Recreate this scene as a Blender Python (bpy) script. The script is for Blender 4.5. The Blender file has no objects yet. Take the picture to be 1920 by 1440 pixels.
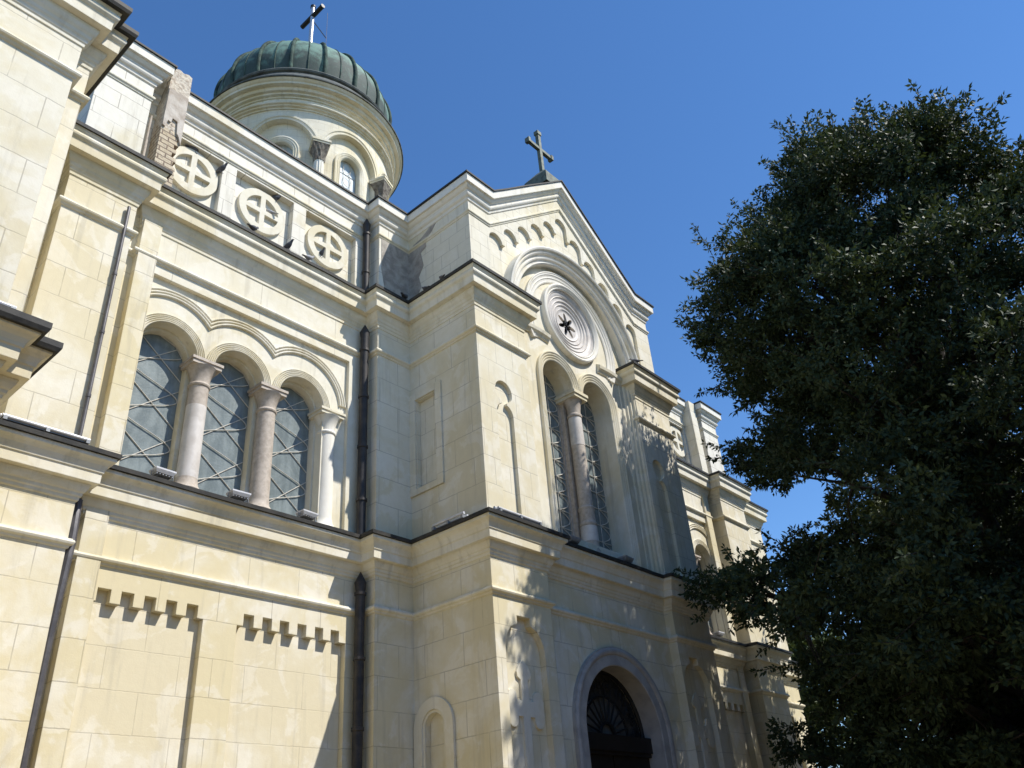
import bpy, bmesh, math, random
import numpy as np
from mathutils import Vector, Matrix
from mathutils.geometry import tessellate_polygon

random.seed(7)
rng = np.random.default_rng(11)
S = 0.75            # survey units -> metres
G = 0.55            # ground level of the survey
PI = math.pi
col = bpy.context.scene.collection


def W(p):
    return Vector((p[0] * S, p[1] * S, (p[2] + G) * S))


# ------------------------------------------------------------------ mesh builder
class MB:
    def __init__(self, mx=False):
        self.v = []
        self.f = []
        self.mx = mx

    def add(self, vs, fs):
        o = len(self.v)
        if self.mx:
            vs = [(33.9 - x, y, z) for x, y, z in vs]
        self.v += [tuple(p) for p in vs]
        self.f += [tuple(o + i for i in f) for f in fs]

    def box(self, x0, x1, y0, y1, z0, z1):
        vs = [(x, y, z) for z in (z0, z1) for y in (y0, y1) for x in (x0, x1)]
        self.add(vs, [(0, 1, 3, 2), (4, 6, 7, 5), (0, 4, 5, 1), (2, 3, 7, 6), (0, 2, 6, 4), (1, 5, 7, 3)])

    def plate(self, outer, holes, t0, t1, plane='xz'):
        loops = [outer] + list(holes)
        m = {'xz': lambda a, b, t: (a, t, b), 'yz': lambda a, b, t: (t, a, b), 'xy': lambda a, b, t: (a, b, t)}[plane]
        tris = tessellate_polygon([[Vector((a, b, 0)) for a, b in l] for l in loops])
        flat = [p for l in loops for p in l]
        n = len(flat)
        vs = [m(a, b, t0) for a, b in flat] + [m(a, b, t1) for a, b in flat]
        fs = [tuple(t) for t in tris] + [tuple(n + i for i in t) for t in tris]
        o = 0
        for l in loops:
            k = len(l)
            for i in range(k):
                j = (i + 1) % k
                fs.append((o + i, o + j, n + o + j, n + o + i))
            o += k
        self.add(vs, fs)

    def sweep(self, path, prof, cap=True):
        # path: (x,y,z) left to right, outward side is to the right of travel; prof: closed list of (out, up)
        n = len(path)
        P = [Vector(p) for p in path]
        dirs = [((P[i + 1] - P[i]).xy.normalized() if (P[i + 1] - P[i]).xy.length > 1e-6 else Vector((1, 0))) for i in range(n - 1)]
        nr = [Vector((d.y, -d.x)) for d in dirs]
        vs = []
        for i in range(n):
            if i == 0:
                m = nr[0]
            elif i == n - 1:
                m = nr[-1]
            else:
                a, b = nr[i - 1], nr[i]
                m = (a + b) / (1 + a.dot(b)) if a.dot(b) > -0.99 else a
            for e, h in prof:
                vs.append((P[i].x + m.x * e, P[i].y + m.y * e, P[i].z + h))
        k = len(prof)
        fs = []
        for i in range(n - 1):
            for j in range(k):
                q = (j + 1) % k
                fs.append((i * k + j, i * k + q, (i + 1) * k + q, (i + 1) * k + j))
        if cap:
            t = tessellate_polygon([[Vector((e, h, 0)) for e, h in prof]])
            fs += [tuple(x) for x in t] + [tuple((n - 1) * k + i for i in x) for x in t]
        self.add(vs, fs)

    def loft(self, rings, close=True, cap=True):
        k = len(rings[0])
        vs = [p for r in rings for p in r]
        fs = []
        for i in range(len(rings) - 1):
            for j in range(k if close else k - 1):
                q = (j + 1) % k
                fs.append((i * k + j, i * k + q, (i + 1) * k + q, (i + 1) * k + j))
        if cap:
            fs.append(tuple(range(k)))
            fs.append(tuple((len(rings) - 1) * k + j for j in range(k)))
        self.add(vs, fs)

    def archsweep(self, cx, cz, prof, a0=0.0, a1=PI, n=40, leg=None, cap=True):
        # prof: closed list of (r, y)
        rings = []
        if leg is not None:
            rings.append([(cx + r * math.cos(a0), y, leg) for r, y in prof])
        for i in range(n + 1):
            a = a0 + (a1 - a0) * i / n
            rings.append([(cx + r * math.cos(a), y, cz + r * math.sin(a)) for r, y in prof])
        if leg is not None:
            rings.append([(cx + r * math.cos(a1), y, leg) for r, y in prof])
        self.loft(rings, True, cap)

    def lathe(self, cx, cy, prof, n=32, a0=0.0, a1=2 * PI, close=False):
        full = abs(a1 - a0 - 2 * PI) < 1e-6
        m = n if full else n + 1
        k = len(prof)
        vs = []
        for i in range(m):
            a = a0 + (a1 - a0) * i / n
            for r, z in prof:
                vs.append((cx + r * math.sin(a), cy - r * math.cos(a), z))
        fs = []
        for i in range(n):
            i2 = (i + 1) % m
            for j in range(k if close else k - 1):
                q = (j + 1) % k
                fs.append((i * k + j, i2 * k + j, i2 * k + q, i * k + q))
        self.add(vs, fs)

    def tube(self, pts, r, n=8, cap=True):
        P = [Vector(p) for p in pts]
        rr = [float(q) for q in r] if isinstance(r, (list, tuple)) else [float(r)] * len(P)
        rings = []
        up = None
        for i, p in enumerate(P):
            d = (P[min(i + 1, len(P) - 1)] - P[max(i - 1, 0)]).normalized()
            if up is None:
                up = Vector((0, 0, 1)) if abs(d.z) < 0.9 else Vector((0, 1, 0))
            s = d.cross(up).normalized()
            u = s.cross(d).normalized()
            up = u
            rings.append([tuple(p + rr[i] * (math.cos(2 * PI * k / n) * s + math.sin(2 * PI * k / n) * u)) for k in range(n)])
        self.loft(rings, True, cap)

    def obj(self, name, mat, parent=None, smooth=False, post=None, bevel=0.0):
        me = bpy.data.meshes.new(name)
        me.from_pydata([W(p) for p in self.v], [], self.f)
        bm = bmesh.new()
        bm.from_mesh(me)
        bmesh.ops.remove_doubles(bm, verts=bm.verts, dist=1e-5)
        if post:
            post(bm)
        bmesh.ops.recalc_face_normals(bm, faces=bm.faces)
        bm.to_mesh(me)
        bm.free()
        me.materials.append(mat)
        if smooth:
            for p in me.polygons:
                p.use_smooth = True
            me.set_sharp_from_angle(angle=math.radians(32))
        o = bpy.data.objects.new(name, me)
        col.objects.link(o)
        if parent is not None:
            o.parent = parent
            q = parent
            off = Vector((0, 0, 0))
            while q is not None:
                off += q.location
                q = q.parent
            o.location = -off
        return o


def empty(name, loc, label, cat, group=None):
    o = bpy.data.objects.new(name, None)
    o.empty_display_size = 0.3
    col.objects.link(o)
    o.location = W(loc)
    o['label'] = label
    o['category'] = cat
    if group:
        o['group'] = group
    return o


def tag(o, label, cat, group=None):
    o['label'] = label
    o['category'] = cat
    if group:
        o['group'] = group
    return o


# ------------------------------------------------------------------ materials
class NT:
    def __init__(self, name):
        self.m = bpy.data.materials.new(name)
        self.m.use_nodes = True
        self.t = self.m.node_tree
        self.b = self.t.nodes['Principled BSDF']

    def n(self, typ, props=None, **ins):
        nd = self.t.nodes.new(typ)
        for k, v in (props or {}).items():
            setattr(nd, k, v)
        for k, v in ins.items():
            key = int(k[1:]) if k[0] == 'i' and k[1:].isdigit() else k.replace('_', ' ')
            s = nd.inputs[key]
            if isinstance(v, bpy.types.NodeSocket):
                self.t.links.new(v, s)
            else:
                s.default_value = v
        return nd

    def math(self, op, a, b=0.0, c=None):
        nd = self.n('ShaderNodeMath', {'operation': op}, i0=a, i1=b)
        if c is not None:
            nd.inputs[2].default_value = c
        return nd.outputs[0]

    def mix(self, f, a, b, mode='MIX'):
        nd = self.n('ShaderNodeMix', {'data_type': 'RGBA', 'blend_type': mode}, i0=f, i6=a, i7=b)
        return nd.outputs[2]

    def noise(self, vec, scale, detail=4.0, rough=0.55, dist=0.0):
        return self.n('ShaderNodeTexNoise', None, Vector=vec, Scale=scale, Detail=detail, Roughness=rough, Distortion=dist).outputs[0]

    def ramp(self, f, a, b):
        nd = self.n('ShaderNodeMapRange', {'interpolation_type': 'SMOOTHSTEP'}, Value=f, From_Min=a, From_Max=b)
        return nd.outputs[0]

    def pos(self):
        g = self.n('ShaderNodeNewGeometry')
        mp = self.n('ShaderNodeMapping', None, Vector=g.outputs['Position'])
        mp.inputs['Scale'].default_value = (1 / S, 1 / S, 1 / S)
        mp.inputs['Location'].default_value = (0, 0, -G)
        return mp.outputs[0], g

    def set(self, **k):
        for a, v in k.items():
            s = self.b.inputs[a.replace('_', ' ')]
            if isinstance(v, bpy.types.NodeSocket):
                self.t.links.new(v, s)
            else:
                s.default_value = v


def c4(c):
    return (c[0], c[1], c[2], 1.0)


def stone(name, row=0.667, off=0.157, bw=1.15, joints=True, pale=0.5, base=(0.665, 0.595, 0.42), light=(0.735, 0.695, 0.575),
          dirt=0.34, uoff=0.0, cyl=None, jd=0.44, patch=(0.53, 0.60), greyer=0.0):
    M = NT(name)
    p, g = M.pos()
    sep = M.n('ShaderNodeSeparateXYZ', None, Vector=p)
    X, Y, Z = sep.outputs
    nb = M.noise(p, 0.35, 5, 0.6, 0.4)
    n2 = M.noise(p, 1.3, 6, 0.62, 0.8)
    n3 = M.noise(p, 7.0, 5, 0.6)
    n4 = M.noise(p, 38.0, 3, 0.6)
    # plaster repairs and whitewash: broad soft tone plus hard-edged patches
    f = M.ramp(M.math('ADD', M.math('MULTIPLY', nb, 0.7), M.math('MULTIPLY', n2, 0.3)), 0.30 + 0.25 * (1 - pale), 0.46 + 0.25 * (1 - pale))
    colr = M.mix(f, c4(base), c4(light))
    pt = M.ramp(M.math('ADD', n2, M.math('MULTIPLY', n3, 0.14)), patch[0] + 0.07, patch[1] + 0.055)
    colr = M.mix(M.math('MULTIPLY', pt, 0.32), colr, c4((0.80, 0.765, 0.68)))
    # streaks and soot
    st = M.n('ShaderNodeMapping', None, Vector=p)
    st.inputs['Scale'].default_value = (5.0, 5.0, 0.45)
    ns = M.noise(st.outputs[0], 1.0, 5, 0.62)
    sm = M.math('MULTIPLY', M.ramp(ns, 0.52, 0.74), dirt)
    colr = M.mix(sm, colr, c4((0.36, 0.33, 0.26)))
    fine = M.ramp(n3, 0.2, 0.8)
    colr = M.mix(M.math('MULTIPLY', M.math('SUBTRACT', 1.0, fine), 0.16), colr, c4((0.50, 0.42, 0.28)))
    h = M.math('ADD', M.math('MULTIPLY', n3, 0.55), M.math('MULTIPLY', n4, 0.35))
    if joints:
        if cyl:
            dx = M.math('SUBTRACT', X, cyl[0])
            dy = M.math('SUBTRACT', cyl[1], Y)
            u = M.math('MULTIPLY', M.math('ARCTAN2', dx, dy), cyl[2])
        else:
            sn = M.n('ShaderNodeSeparateXYZ', None, Vector=g.outputs['True Normal'])
            ax = M.math('ABSOLUTE', sn.outputs[0])
            ay = M.math('ABSOLUTE', sn.outputs[1])
            side = M.math('GREATER_THAN', ax, ay)
            u = M.n('ShaderNodeMix', None, i0=side, i2=X, i3=Y).outputs[0]
        wob = M.math('MULTIPLY', M.math('SUBTRACT', n3, 0.5), 0.03)
        v = M.n('ShaderNodeCombineXYZ', None, X=M.math('ADD', u, uoff), Y=M.math('ADD', M.math('SUBTRACT', Z, off), wob)).outputs[0]
        br = M.n('ShaderNodeTexBrick', {'offset': 0.5, 'squash': 1.0}, Vector=v, Color1=(0.2, 0.2, 0.2, 1), Color2=(0.8, 0.8, 0.8, 1), Mortar=(0, 0, 0, 1),
                 Scale=1.0, Mortar_Size=0.0105, Mortar_Smooth=0.35, Bias=0.0, Brick_Width=bw, Row_Height=row)
        jf = br.outputs[1]
        tone = M.n('ShaderNodeSeparateColor', None, Color=br.outputs[0]).outputs[0]
        # every block a slightly different tone
        colr = M.mix(M.math('MULTIPLY', tone, 0.13), colr, c4((0.60, 0.525, 0.36)))
        jn = M.math('MULTIPLY', jf, M.math('MULTIPLY', M.ramp(n2, 0.25, 0.6), jd))
        colr = M.mix(jn, colr, c4((0.16, 0.125, 0.085)))
        h = M.math('SUBTRACT', h, M.math('MULTIPLY', jf, 1.1))
    bev = M.n('ShaderNodeBevel', {'samples': 3}, Radius=0.012)
    bu = M.n('ShaderNodeBump', None, Strength=0.28, Distance=0.012, Height=h, Normal=bev.outputs[0])
    M.set(Base_Color=colr, Roughness=0.86, Normal=bu.outputs[0], Specular_IOR_Level=0.2)
    return M.m


def simple(name, c, rough=0.7, metal=0.0, var=0.2, scale=6.0, c2=None, bump=0.15, spec=0.3):
    M = NT(name)
    p, g = M.pos()
    n = M.noise(p, scale, 5, 0.6, 0.3)
    n2 = M.noise(p, scale * 6, 4, 0.6)
    cc = c2 or tuple(x * (1 - var) for x in c)
    colr = M.mix(M.ramp(n, 0.35, 0.68), c4(c), c4(cc))
    bu = M.n('ShaderNodeBump', None, Strength=bump, Distance=0.01, Height=n2)
    M.set(Base_Color=colr, Roughness=rough, Metallic=metal, Normal=bu.outputs[0], Specular_IOR_Level=spec)
    return M.m


MAT = {}
MAT['low'] = stone('lower_storey_render', off=0.157, pale=0.36, base=(0.665, 0.585, 0.38))
MAT['lowpanel'] = stone('lower_panel_render', off=0.157, pale=0.36, bw=1.3, jd=0.28, uoff=0.3)
MAT['up'] = stone('upper_storey_render', off=0.594, pale=0.52)
MAT['upfront'] = stone('upper_front_blocks', off=0.594, bw=0.62, pale=0.62, uoff=0.16)
MAT['attic'] = stone('attic_blocks', off=0.30, row=0.45, bw=0.95, pale=0.85, dirt=0.4, jd=0.6, light=(0.77, 0.74, 0.655))
MAT['gable'] = stone('gable_blocks', off=0.20, row=0.45, bw=0.62, pale=0.7, dirt=0.3, jd=0.42)
MAT['trim'] = stone('moulded_trim_plaster', joints=False, pale=0.55, dirt=0.45)
MAT['trimw'] = stone('pale_trim_plaster', joints=False, pale=0.9, dirt=0.35, light=(0.78, 0.75, 0.67))
MAT['roundel'] = stone('pale_roundel_plaster', joints=False, pale=0.72, dirt=0.35)
MAT['wide'] = stone('wide_blocks', off=0.157, bw=2.12, row=40.0, pale=0.55, uoff=-0.88)
MAT['drum'] = stone('drum_blocks', off=0.1, row=0.42, bw=0.9, pale=0.66, cyl=(16.95, 26.15, 4.2), dirt=0.35, jd=0.4)
MAT['marble'] = simple('pale_marble', (0.66, 0.62, 0.57), 0.5, 0, 0.14, 2.5, (0.52, 0.475, 0.425), 0.05)
MAT['pink'] = simple('pinkish_stone', (0.50, 0.435, 0.365), 0.65, 0, 0.2, 9.0, (0.38, 0.325, 0.265), 0.15)
MAT['bluemarble'] = simple('grey_marble', (0.43, 0.405, 0.37), 0.5, 0, 0.2, 3.0, (0.32, 0.30, 0.28), 0.06)
MAT['lead'] = simple('dark_lead_flashing', (0.022, 0.022, 0.021), 0.65, 0.0, 0.3, 5.0, (0.045, 0.042, 0.036), 0.2)
MAT['pipe'] = simple('blackened_downpipe', (0.030, 0.030, 0.032), 0.55, 0.2, 0.3, 4.0, (0.06, 0.052, 0.046), 0.2)
MAT['greypipe'] = simple('grey_zinc_pipe', (0.12, 0.115, 0.12), 0.5, 0.3, 0.3, 4.0, (0.075, 0.072, 0.078), 0.1)
MAT['iron'] = simple('dark_wrought_iron', (0.02, 0.02, 0.02), 0.5, 0.3, 0.3, 8.0)
MAT['came'] = simple('pale_window_lattice', (0.64, 0.60, 0.52), 0.6, 0.0, 0.25, 8.0)
MAT['wood'] = simple('dark_door_wood', (0.022, 0.016, 0.012), 0.55, 0, 0.3, 6.0)
MAT['roof'] = simple('dark_roof_sheet', (0.05, 0.048, 0.045), 0.6, 0, 0.3, 3.0)
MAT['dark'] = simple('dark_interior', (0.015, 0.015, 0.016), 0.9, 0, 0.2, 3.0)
MAT['bareplaster'] = simple('bare_grey_mortar', (0.43, 0.395, 0.345), 0.95, 0, 0.4, 4.0, (0.27, 0.245, 0.215), 0.9)
MAT['oldplaster'] = simple('old_brownish_plaster', (0.56, 0.51, 0.44), 0.95, 0, 0.3, 3.5, (0.38, 0.32, 0.26), 0.6)
MAT['bronze'] = simple('weathered_bronze', (0.15, 0.175, 0.14), 0.6, 0.2, 0.3, 6.0, (0.085, 0.09, 0.07), 0.2)
MAT['whitemetal'] = simple('white_painted_metal', (0.62, 0.62, 0.63), 0.4, 0.1, 0.15, 8.0)
MAT['greymetal'] = simple('grey_painted_metal', (0.28, 0.29, 0.30), 0.45, 0.2, 0.2, 8.0)
MAT['fanpane'] = simple('reflection_toned_fan_glass', (0.15, 0.15, 0.14), 0.4, 0, 0.4, 3.0)  # pale reflections between the spokes are put into this colour
MAT['steel'] = simple('bright_steel', (0.62, 0.62, 0.62), 0.35, 0.6, 0.1, 6.0)
MAT['capital'] = simple('weathered_dark_capital', (0.24, 0.215, 0.175), 0.9, 0, 0.5, 6.0, (0.10, 0.08, 0.065), 0.8)
MAT['ground'] = simple('trodden_ground', (0.16, 0.15, 0.12), 0.95, 0, 0.3, 0.6, (0.09, 0.11, 0.05), 0.4)
MAT['path'] = simple('stone_path', (0.30, 0.24, 0.15), 0.9, 0, 0.2, 1.5, (0.22, 0.175, 0.11), 0.3)
MAT['bark'] = simple('tree_bark', (0.055, 0.047, 0.038), 0.95, 0, 0.4, 3.0, (0.028, 0.024, 0.019), 0.9)


def brick_mat():
    M = NT('exposed_brick')
    p, g = M.pos()
    sep = M.n('ShaderNodeSeparateXYZ', None, Vector=p)
    sn = M.n('ShaderNodeSeparateXYZ', None, Vector=g.outputs['True Normal'])
    side = M.math('GREATER_THAN', M.math('ABSOLUTE', sn.outputs[0]), M.math('ABSOLUTE', sn.outputs[1]))
    u = M.n('ShaderNodeMix', None, i0=side, i2=sep.outputs[0], i3=sep.outputs[1]).outputs[0]
    v = M.n('ShaderNodeCombineXYZ', None, X=u, Y=sep.outputs[2]).outputs[0]
    br = M.n('ShaderNodeTexBrick', {'offset': 0.5}, Vector=v, Color1=(0.50, 0.41, 0.285, 1), Color2=(0.57, 0.485, 0.36, 1), Mortar=(0.24, 0.185, 0.14, 1),
             Scale=1.0, Mortar_Size=0.016, Mortar_Smooth=0.3, Brick_Width=0.32, Row_Height=0.125)
    n = M.noise(p, 3.0, 6, 0.65, 0.5)
    n3 = M.noise(p, 14.0, 4)
    pl = M.ramp(M.math('ADD', n, M.math('MULTIPLY', M.math('SUBTRACT', sep.outputs[2], 16.9), 0.35)), 0.44, 0.50)
    colr = M.mix(pl, br.outputs[0], M.mix(M.ramp(n3, 0.35, 0.7), (0.62, 0.56, 0.46, 1), (0.40, 0.33, 0.26, 1)))
    hh = M.math('ADD', M.math('MULTIPLY', M.math('SUBTRACT', 1.0, br.outputs[1]), M.math('SUBTRACT', 1.0, pl)), M.math('ADD', pl, n3))
    bu = M.n('ShaderNodeBump', None, Strength=0.7, Distance=0.03, Height=hh)
    M.set(Base_Color=colr, Roughness=0.95, Normal=bu.outputs[0], Specular_IOR_Level=0.1)
    return M.m


MAT['brick'] = brick_mat()


def copper_mat():
    M = NT('copper_patina')
    p, g = M.pos()
    sep = M.n('ShaderNodeSeparateXYZ', None, Vector=p)
    dx = M.math('SUBTRACT', sep.outputs[0], 16.95)
    dy = M.math('SUBTRACT', 26.15, sep.outputs[1])
    ang = M.math('ARCTAN2', dx, dy)
    v = M.n('ShaderNodeCombineXYZ', None, X=M.math('MULTIPLY', ang, 7.0), Y=M.math('MULTIPLY', sep.outputs[2], 0.7)).outputs[0]
    ns = M.noise(v, 2.2, 6, 0.65, 0.3)
    nb = M.noise(p, 0.9, 5, 0.6, 0.5)
    n3 = M.noise(p, 9.0, 4, 0.6)
    f = M.ramp(M.math('ADD', M.math('ADD', M.math('MULTIPLY', ns, 0.32), M.math('MULTIPLY', nb, 0.68)), M.math('MULTIPLY', M.math('SUBTRACT', sep.outputs[2], 36.3), 0.085)), 0.40, 0.62)
    colr = M.mix(f, (0.050, 0.074, 0.066, 1), (0.155, 0.262, 0.215, 1))
    colr = M.mix(M.math('MULTIPLY', M.ramp(n3, 0.5, 0.75), 0.35), colr, (0.12, 0.115, 0.12, 1))
    bu = M.n('ShaderNodeBump', None, Strength=0.25, Distance=0.02, Height=ns)
    M.set(Base_Color=colr, Roughness=0.72, Metallic=0.0, Normal=bu.outputs[0], Specular_IOR_Level=0.25)
    return M.m


MAT['copper'] = copper_mat()
MAT['copperdark'] = simple('dark_copper_rib', (0.035, 0.050, 0.045), 0.8, 0.0, 0.3, 2.0, (0.085, 0.135, 0.11), 0.3, 0.1)
MAT['leadpale'] = simple('pale_lead_ring', (0.13, 0.145, 0.14), 0.7, 0.0, 0.3, 2.5, (0.06, 0.062, 0.06), 0.2, 0.2)


def glass_mat(name, c1, c2, sparkle=True):
    M = NT(name)
    p, g = M.pos()
    n = M.noise(p, 2.0, 6, 0.7, 0.8)
    st = M.n('ShaderNodeMapping', None, Vector=p)
    st.inputs['Scale'].default_value = (4.0, 4.0, 0.7)
    n2 = M.noise(st.outputs[0], 1.5, 5, 0.65)
    colr = M.mix(M.ramp(M.math('MULTIPLY', M.math('ADD', n, n2), 0.5), 0.38, 0.66), c4(c1), c4(c2))
    vo = M.n('ShaderNodeTexVoronoi', None, Vector=p, Scale=22.0)
    bu = M.n('ShaderNodeBump', None, Strength=0.14, Distance=0.01, Height=M.math('ADD', vo.outputs[0], M.noise(p, 60.0, 3)))
    M.set(Base_Color=colr, Roughness=0.3, Normal=bu.outputs[0], Specular_IOR_Level=0.28)
    return M.m


MAT['glass'] = glass_mat('frosted_blue_grey_glass', (0.14, 0.168, 0.168), (0.245, 0.28, 0.275))
MAT['darkglass'] = simple('dark_fanlight_glass', (0.035, 0.036, 0.036), 0.12, 0, 0.4, 2.0, (0.06, 0.06, 0.058), 0.25, 0.5)
MAT['glassd'] = glass_mat('pale_drum_glass', (0.42, 0.50, 0.55), (0.55, 0.62, 0.66))


def leaf_mat(name, c1, c2, rough=0.42):
    M = NT(name)
    oi = M.n('ShaderNodeTexCoord')
    p, g = M.pos()
    n = M.noise(p, 0.7, 3)
    n2 = M.noise(p, 9.0, 2)
    colr = M.mix(M.ramp(M.math('ADD', M.math('MULTIPLY', n, 0.5), M.math('MULTIPLY', n2, 0.5)), 0.36, 0.64), c4(c1), c4(c2))
    M.set(Base_Color=colr, Roughness=rough, Specular_IOR_Level=0.25)
    tr = M.n('ShaderNodeBsdfTranslucent', None, Color=M.mix(0.5, colr, (0.16, 0.20, 0.03, 1)))
    mx = M.n('ShaderNodeMixShader', None, i0=0.10, i1=M.b.outputs[0], i2=tr.outputs[0])
    M.t.links.new(mx.outputs[0], M.t.nodes['Material Output'].inputs[0])
    return M.m


MAT['leaf'] = leaf_mat('glossy_dark_leaves', (0.015, 0.029, 0.012), (0.052, 0.080, 0.036), 0.62)
MAT['leaf2'] = leaf_mat('yellow_green_leaves', (0.040, 0.060, 0.018), (0.065, 0.085, 0.026), 0.55)
MAT['pigeon'] = simple('pigeon_plumage', (0.060, 0.062, 0.072), 0.7, 0, 0.4, 14.0, (0.12, 0.122, 0.135), 0.1)
MAT['pigeonpale'] = simple('pale_pigeon_plumage', (0.30, 0.30, 0.32), 0.7, 0, 0.4, 14.0, (0.42, 0.42, 0.43), 0.1)

# ------------------------------------------------------------------ world, sun, camera
SUN = Vector((0.53, -1.0, 1.5)).normalized()
elev = math.asin(SUN.z)
rot = math.atan2(SUN.x, SUN.y)
w = bpy.data.worlds.new("World")
bpy.context.scene.world = w
w.use_nodes = True
nt = w.node_tree
bg = nt.nodes['Background']
sky = nt.nodes.new('ShaderNodeTexSky')
sky.sky_type = 'NISHITA'
sky.sun_disc = False
sky.sun_elevation = elev
sky.sun_rotation = rot
sky.altitude = 200
sky.air_density = 1.0
sky.dust_density = 0.0
sky.ozone_density = 4.0
hs_ = nt.nodes.new('ShaderNodeHueSaturation')
hs_.inputs['Saturation'].default_value = 1.17
hs_.inputs['Hue'].default_value = 0.503
hs_.inputs['Value'].default_value = 1.0
nt.links.new(sky.outputs[0], hs_.inputs['Color'])
nt.links.new(hs_.outputs[0], bg.inputs[0])
bg.inputs[1].default_value = 0.15
sl = bpy.data.lights.new('sun', 'SUN')
sl.energy = 5.0
sl.angle = math.radians(0.5)
sl.color = (1.0, 0.955, 0.88)
so = bpy.data.objects.new('sun', sl)
so.rotation_euler = SUN.to_track_quat('Z', 'Y').to_euler()
so.location = (10, -20, 40)
col.objects.link(so)

yaw, pitch, roll = -0.8856, 0.5405, -0.0861
cy_, sy_ = math.cos(yaw), math.sin(yaw)
cp_, sp_ = math.cos(pitch), math.sin(pitch)
fwd = Vector((-sy_ * cp_, cy_ * cp_, sp_))
rt = Vector((cy_, sy_, 0))
upv = rt.cross(fwd)
cr_, sr_ = math.cos(roll), math.sin(roll)
R0 = cr_ * rt + sr_ * upv
U0 = -sr_ * rt + cr_ * upv
cam = bpy.data.cameras.new('camera')
cam.sensor_width = 36.0
cam.lens = 1570.656 / 1920 * 36.0
cam.clip_end = 3000
cam.clip_start = 0.05
co = bpy.data.objects.new('camera', cam)
mw = Matrix((R0, U0, -fwd)).transposed().to_4x4()
mw.translation = W((0, 0, 1.6))
co.matrix_world = mw
col.objects.link(co)
bpy.context.scene.camera = co
sc = bpy.context.scene
sc.view_settings.view_transform = 'Standard'
sc.view_settings.look = 'None'
sc.view_settings.exposure = 0.33
sc.view_settings.gamma = 1.0

# ------------------------------------------------------------------ setting
m = MB()
m.box(-400, 600, -400, 600, -1.0, -0.55)
o = m.obj('ground', MAT['ground'])
o['kind'] = 'structure'
m = MB()
m.box(-30, 60, -14.0, 10.6, -0.55, -0.53)
o = m.obj('path', MAT['path'])
o['kind'] = 'structure'

# ------------------------------------------------------------------ church
XC = 16.95
church = empty('church', (XC, 14.0, -0.55), 'cream rendered church with green copper dome, gabled transept and arched windows', 'church')


def P(mb, name, mat, parent=None, smooth=False, post=None, label=None):
    o = mb.obj(name, MAT[mat], parent or church, smooth, post)
    if label:
        o['label'] = label
    return o


def both(fn):
    fn(False)
    fn(True)


def arc(cx, cz, r, a0, a1, n):
    return [(cx + r * math.cos(a0 + (a1 - a0) * i / n), cz + r * math.sin(a0 + (a1 - a0) * i / n)) for i in range(n + 1)]


def rect(x0, x1, z0, z1):
    return [(x0, z0), (x1, z0), (x1, z1), (x0, z1)]


def mirror_loop(l):
    return [(33.9 - a, b) for a, b in l]


# ---- long sweeps: the plan outline of the front, left to right
def plan(y0=14.0, dq=0.0, left=True):
    pl = [(-2.5, 10.67), (2.58, 10.67), (2.58, 11.03), (2.88, 11.03), (2.88, 13.96), (3.68, 13.96), (3.68, 13.57), (5.04, 13.57), (5.04, 14.1), (5.37, 14.1), (5.37, 13.995)]
    return pl


LEFT = [(-2.5, 10.67), (2.58, 10.67), (2.58, 11.03), (2.88, 11.03), (2.88, 13.96), (3.68, 13.96), (3.68, 13.57), (5.04, 13.57), (5.04, 14.12), (5.37, 14.12), (5.37, 14.0),
        (11.41, 14.0), (11.41, 13.57), (12.5, 13.57)]
RIGHT = [(21.4, 13.57), (22.49, 13.57), (22.49, 14.0), (28.53, 14.0), (28.53, 14.12), (28.86, 14.12), (28.86, 13.57), (30.8, 13.57), (30.8, 14.26), (33.6, 14.26), (33.6, 30.0)]
MIDL = [(12.5, 11.2), (14.37, 11.2), (14.37, 11.45), (19.53, 11.45), (19.53, 11.2), (21.4, 11.2)]
MIDS = MIDL


def pz(l, z=0.0):
    return [(a, b, z) for a, b in l]


C1 = [(-0.05, 7.56), (0.0, 7.56), (0.03, 7.58), (0.035, 7.63), (0.06, 7.65), (0.065, 7.70), (0.09, 7.72), (0.12, 7.78), (0.13, 7.82), (0.14, 7.84), (0.14, 7.855), (0.235, 7.865), (0.24, 8.03), (0.25, 8.045),
      (0.26, 8.05), (0.27, 8.10), (0.30, 8.17), (0.34, 8.215), (0.375, 8.24), (0.385, 8.25), (0.385, 8.315), (-0.05, 8.315)]
F1 = [(-0.04, 8.318), (0.43, 8.318), (0.435, 8.395), (-0.04, 8.53)]
C2 = [(-0.05, 14.05), (0.0, 14.05), (0.02, 14.06), (0.025, 14.13), (0.045, 14.15), (0.05, 14.21), (0.075, 14.24), (0.085, 14.30), (0.12, 14.35), (0.145, 14.42), (0.15, 14.49), (0.275, 14.50), (0.28, 14.67), (0.285, 14.69),
      (0.29, 14.70), (0.295, 14.72), (0.315, 14.735), (0.34, 14.77), (0.35, 14.81), (0.34, 14.85), (0.32, 14.885), (0.33, 14.90), (0.35, 14.93), (0.365, 14.98), (-0.05, 14.98)]
F2 = [(-0.04, 14.983), (0.405, 14.975), (0.41, 15.055), (-0.04, 15.17)]
S1 = [(-0.02, 6.75), (0.0, 6.75), (0.03, 6.765), (0.04, 6.80), (0.08, 6.82), (0.095, 6.855), (0.08, 6.89), (0.06, 6.895), (0.06, 6.915), (0.0, 6.93), (-0.02, 6.93)]
S2 = [(a, b + 6.50) for a, b in S1]
C3 = [(-0.05, 17.70), (0.0, 17.70), (0.03, 17.72), (0.04, 17.80), (0.085, 17.83), (0.105, 17.87), (0.11, 17.91), (0.085, 17.95), (0.10, 17.97), (0.10, 18.0), (0.15, 18.03), (0.19, 18.09), (0.20, 18.125), (0.255, 18.13), (0.26, 18.385), (-0.05, 18.385)]
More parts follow.
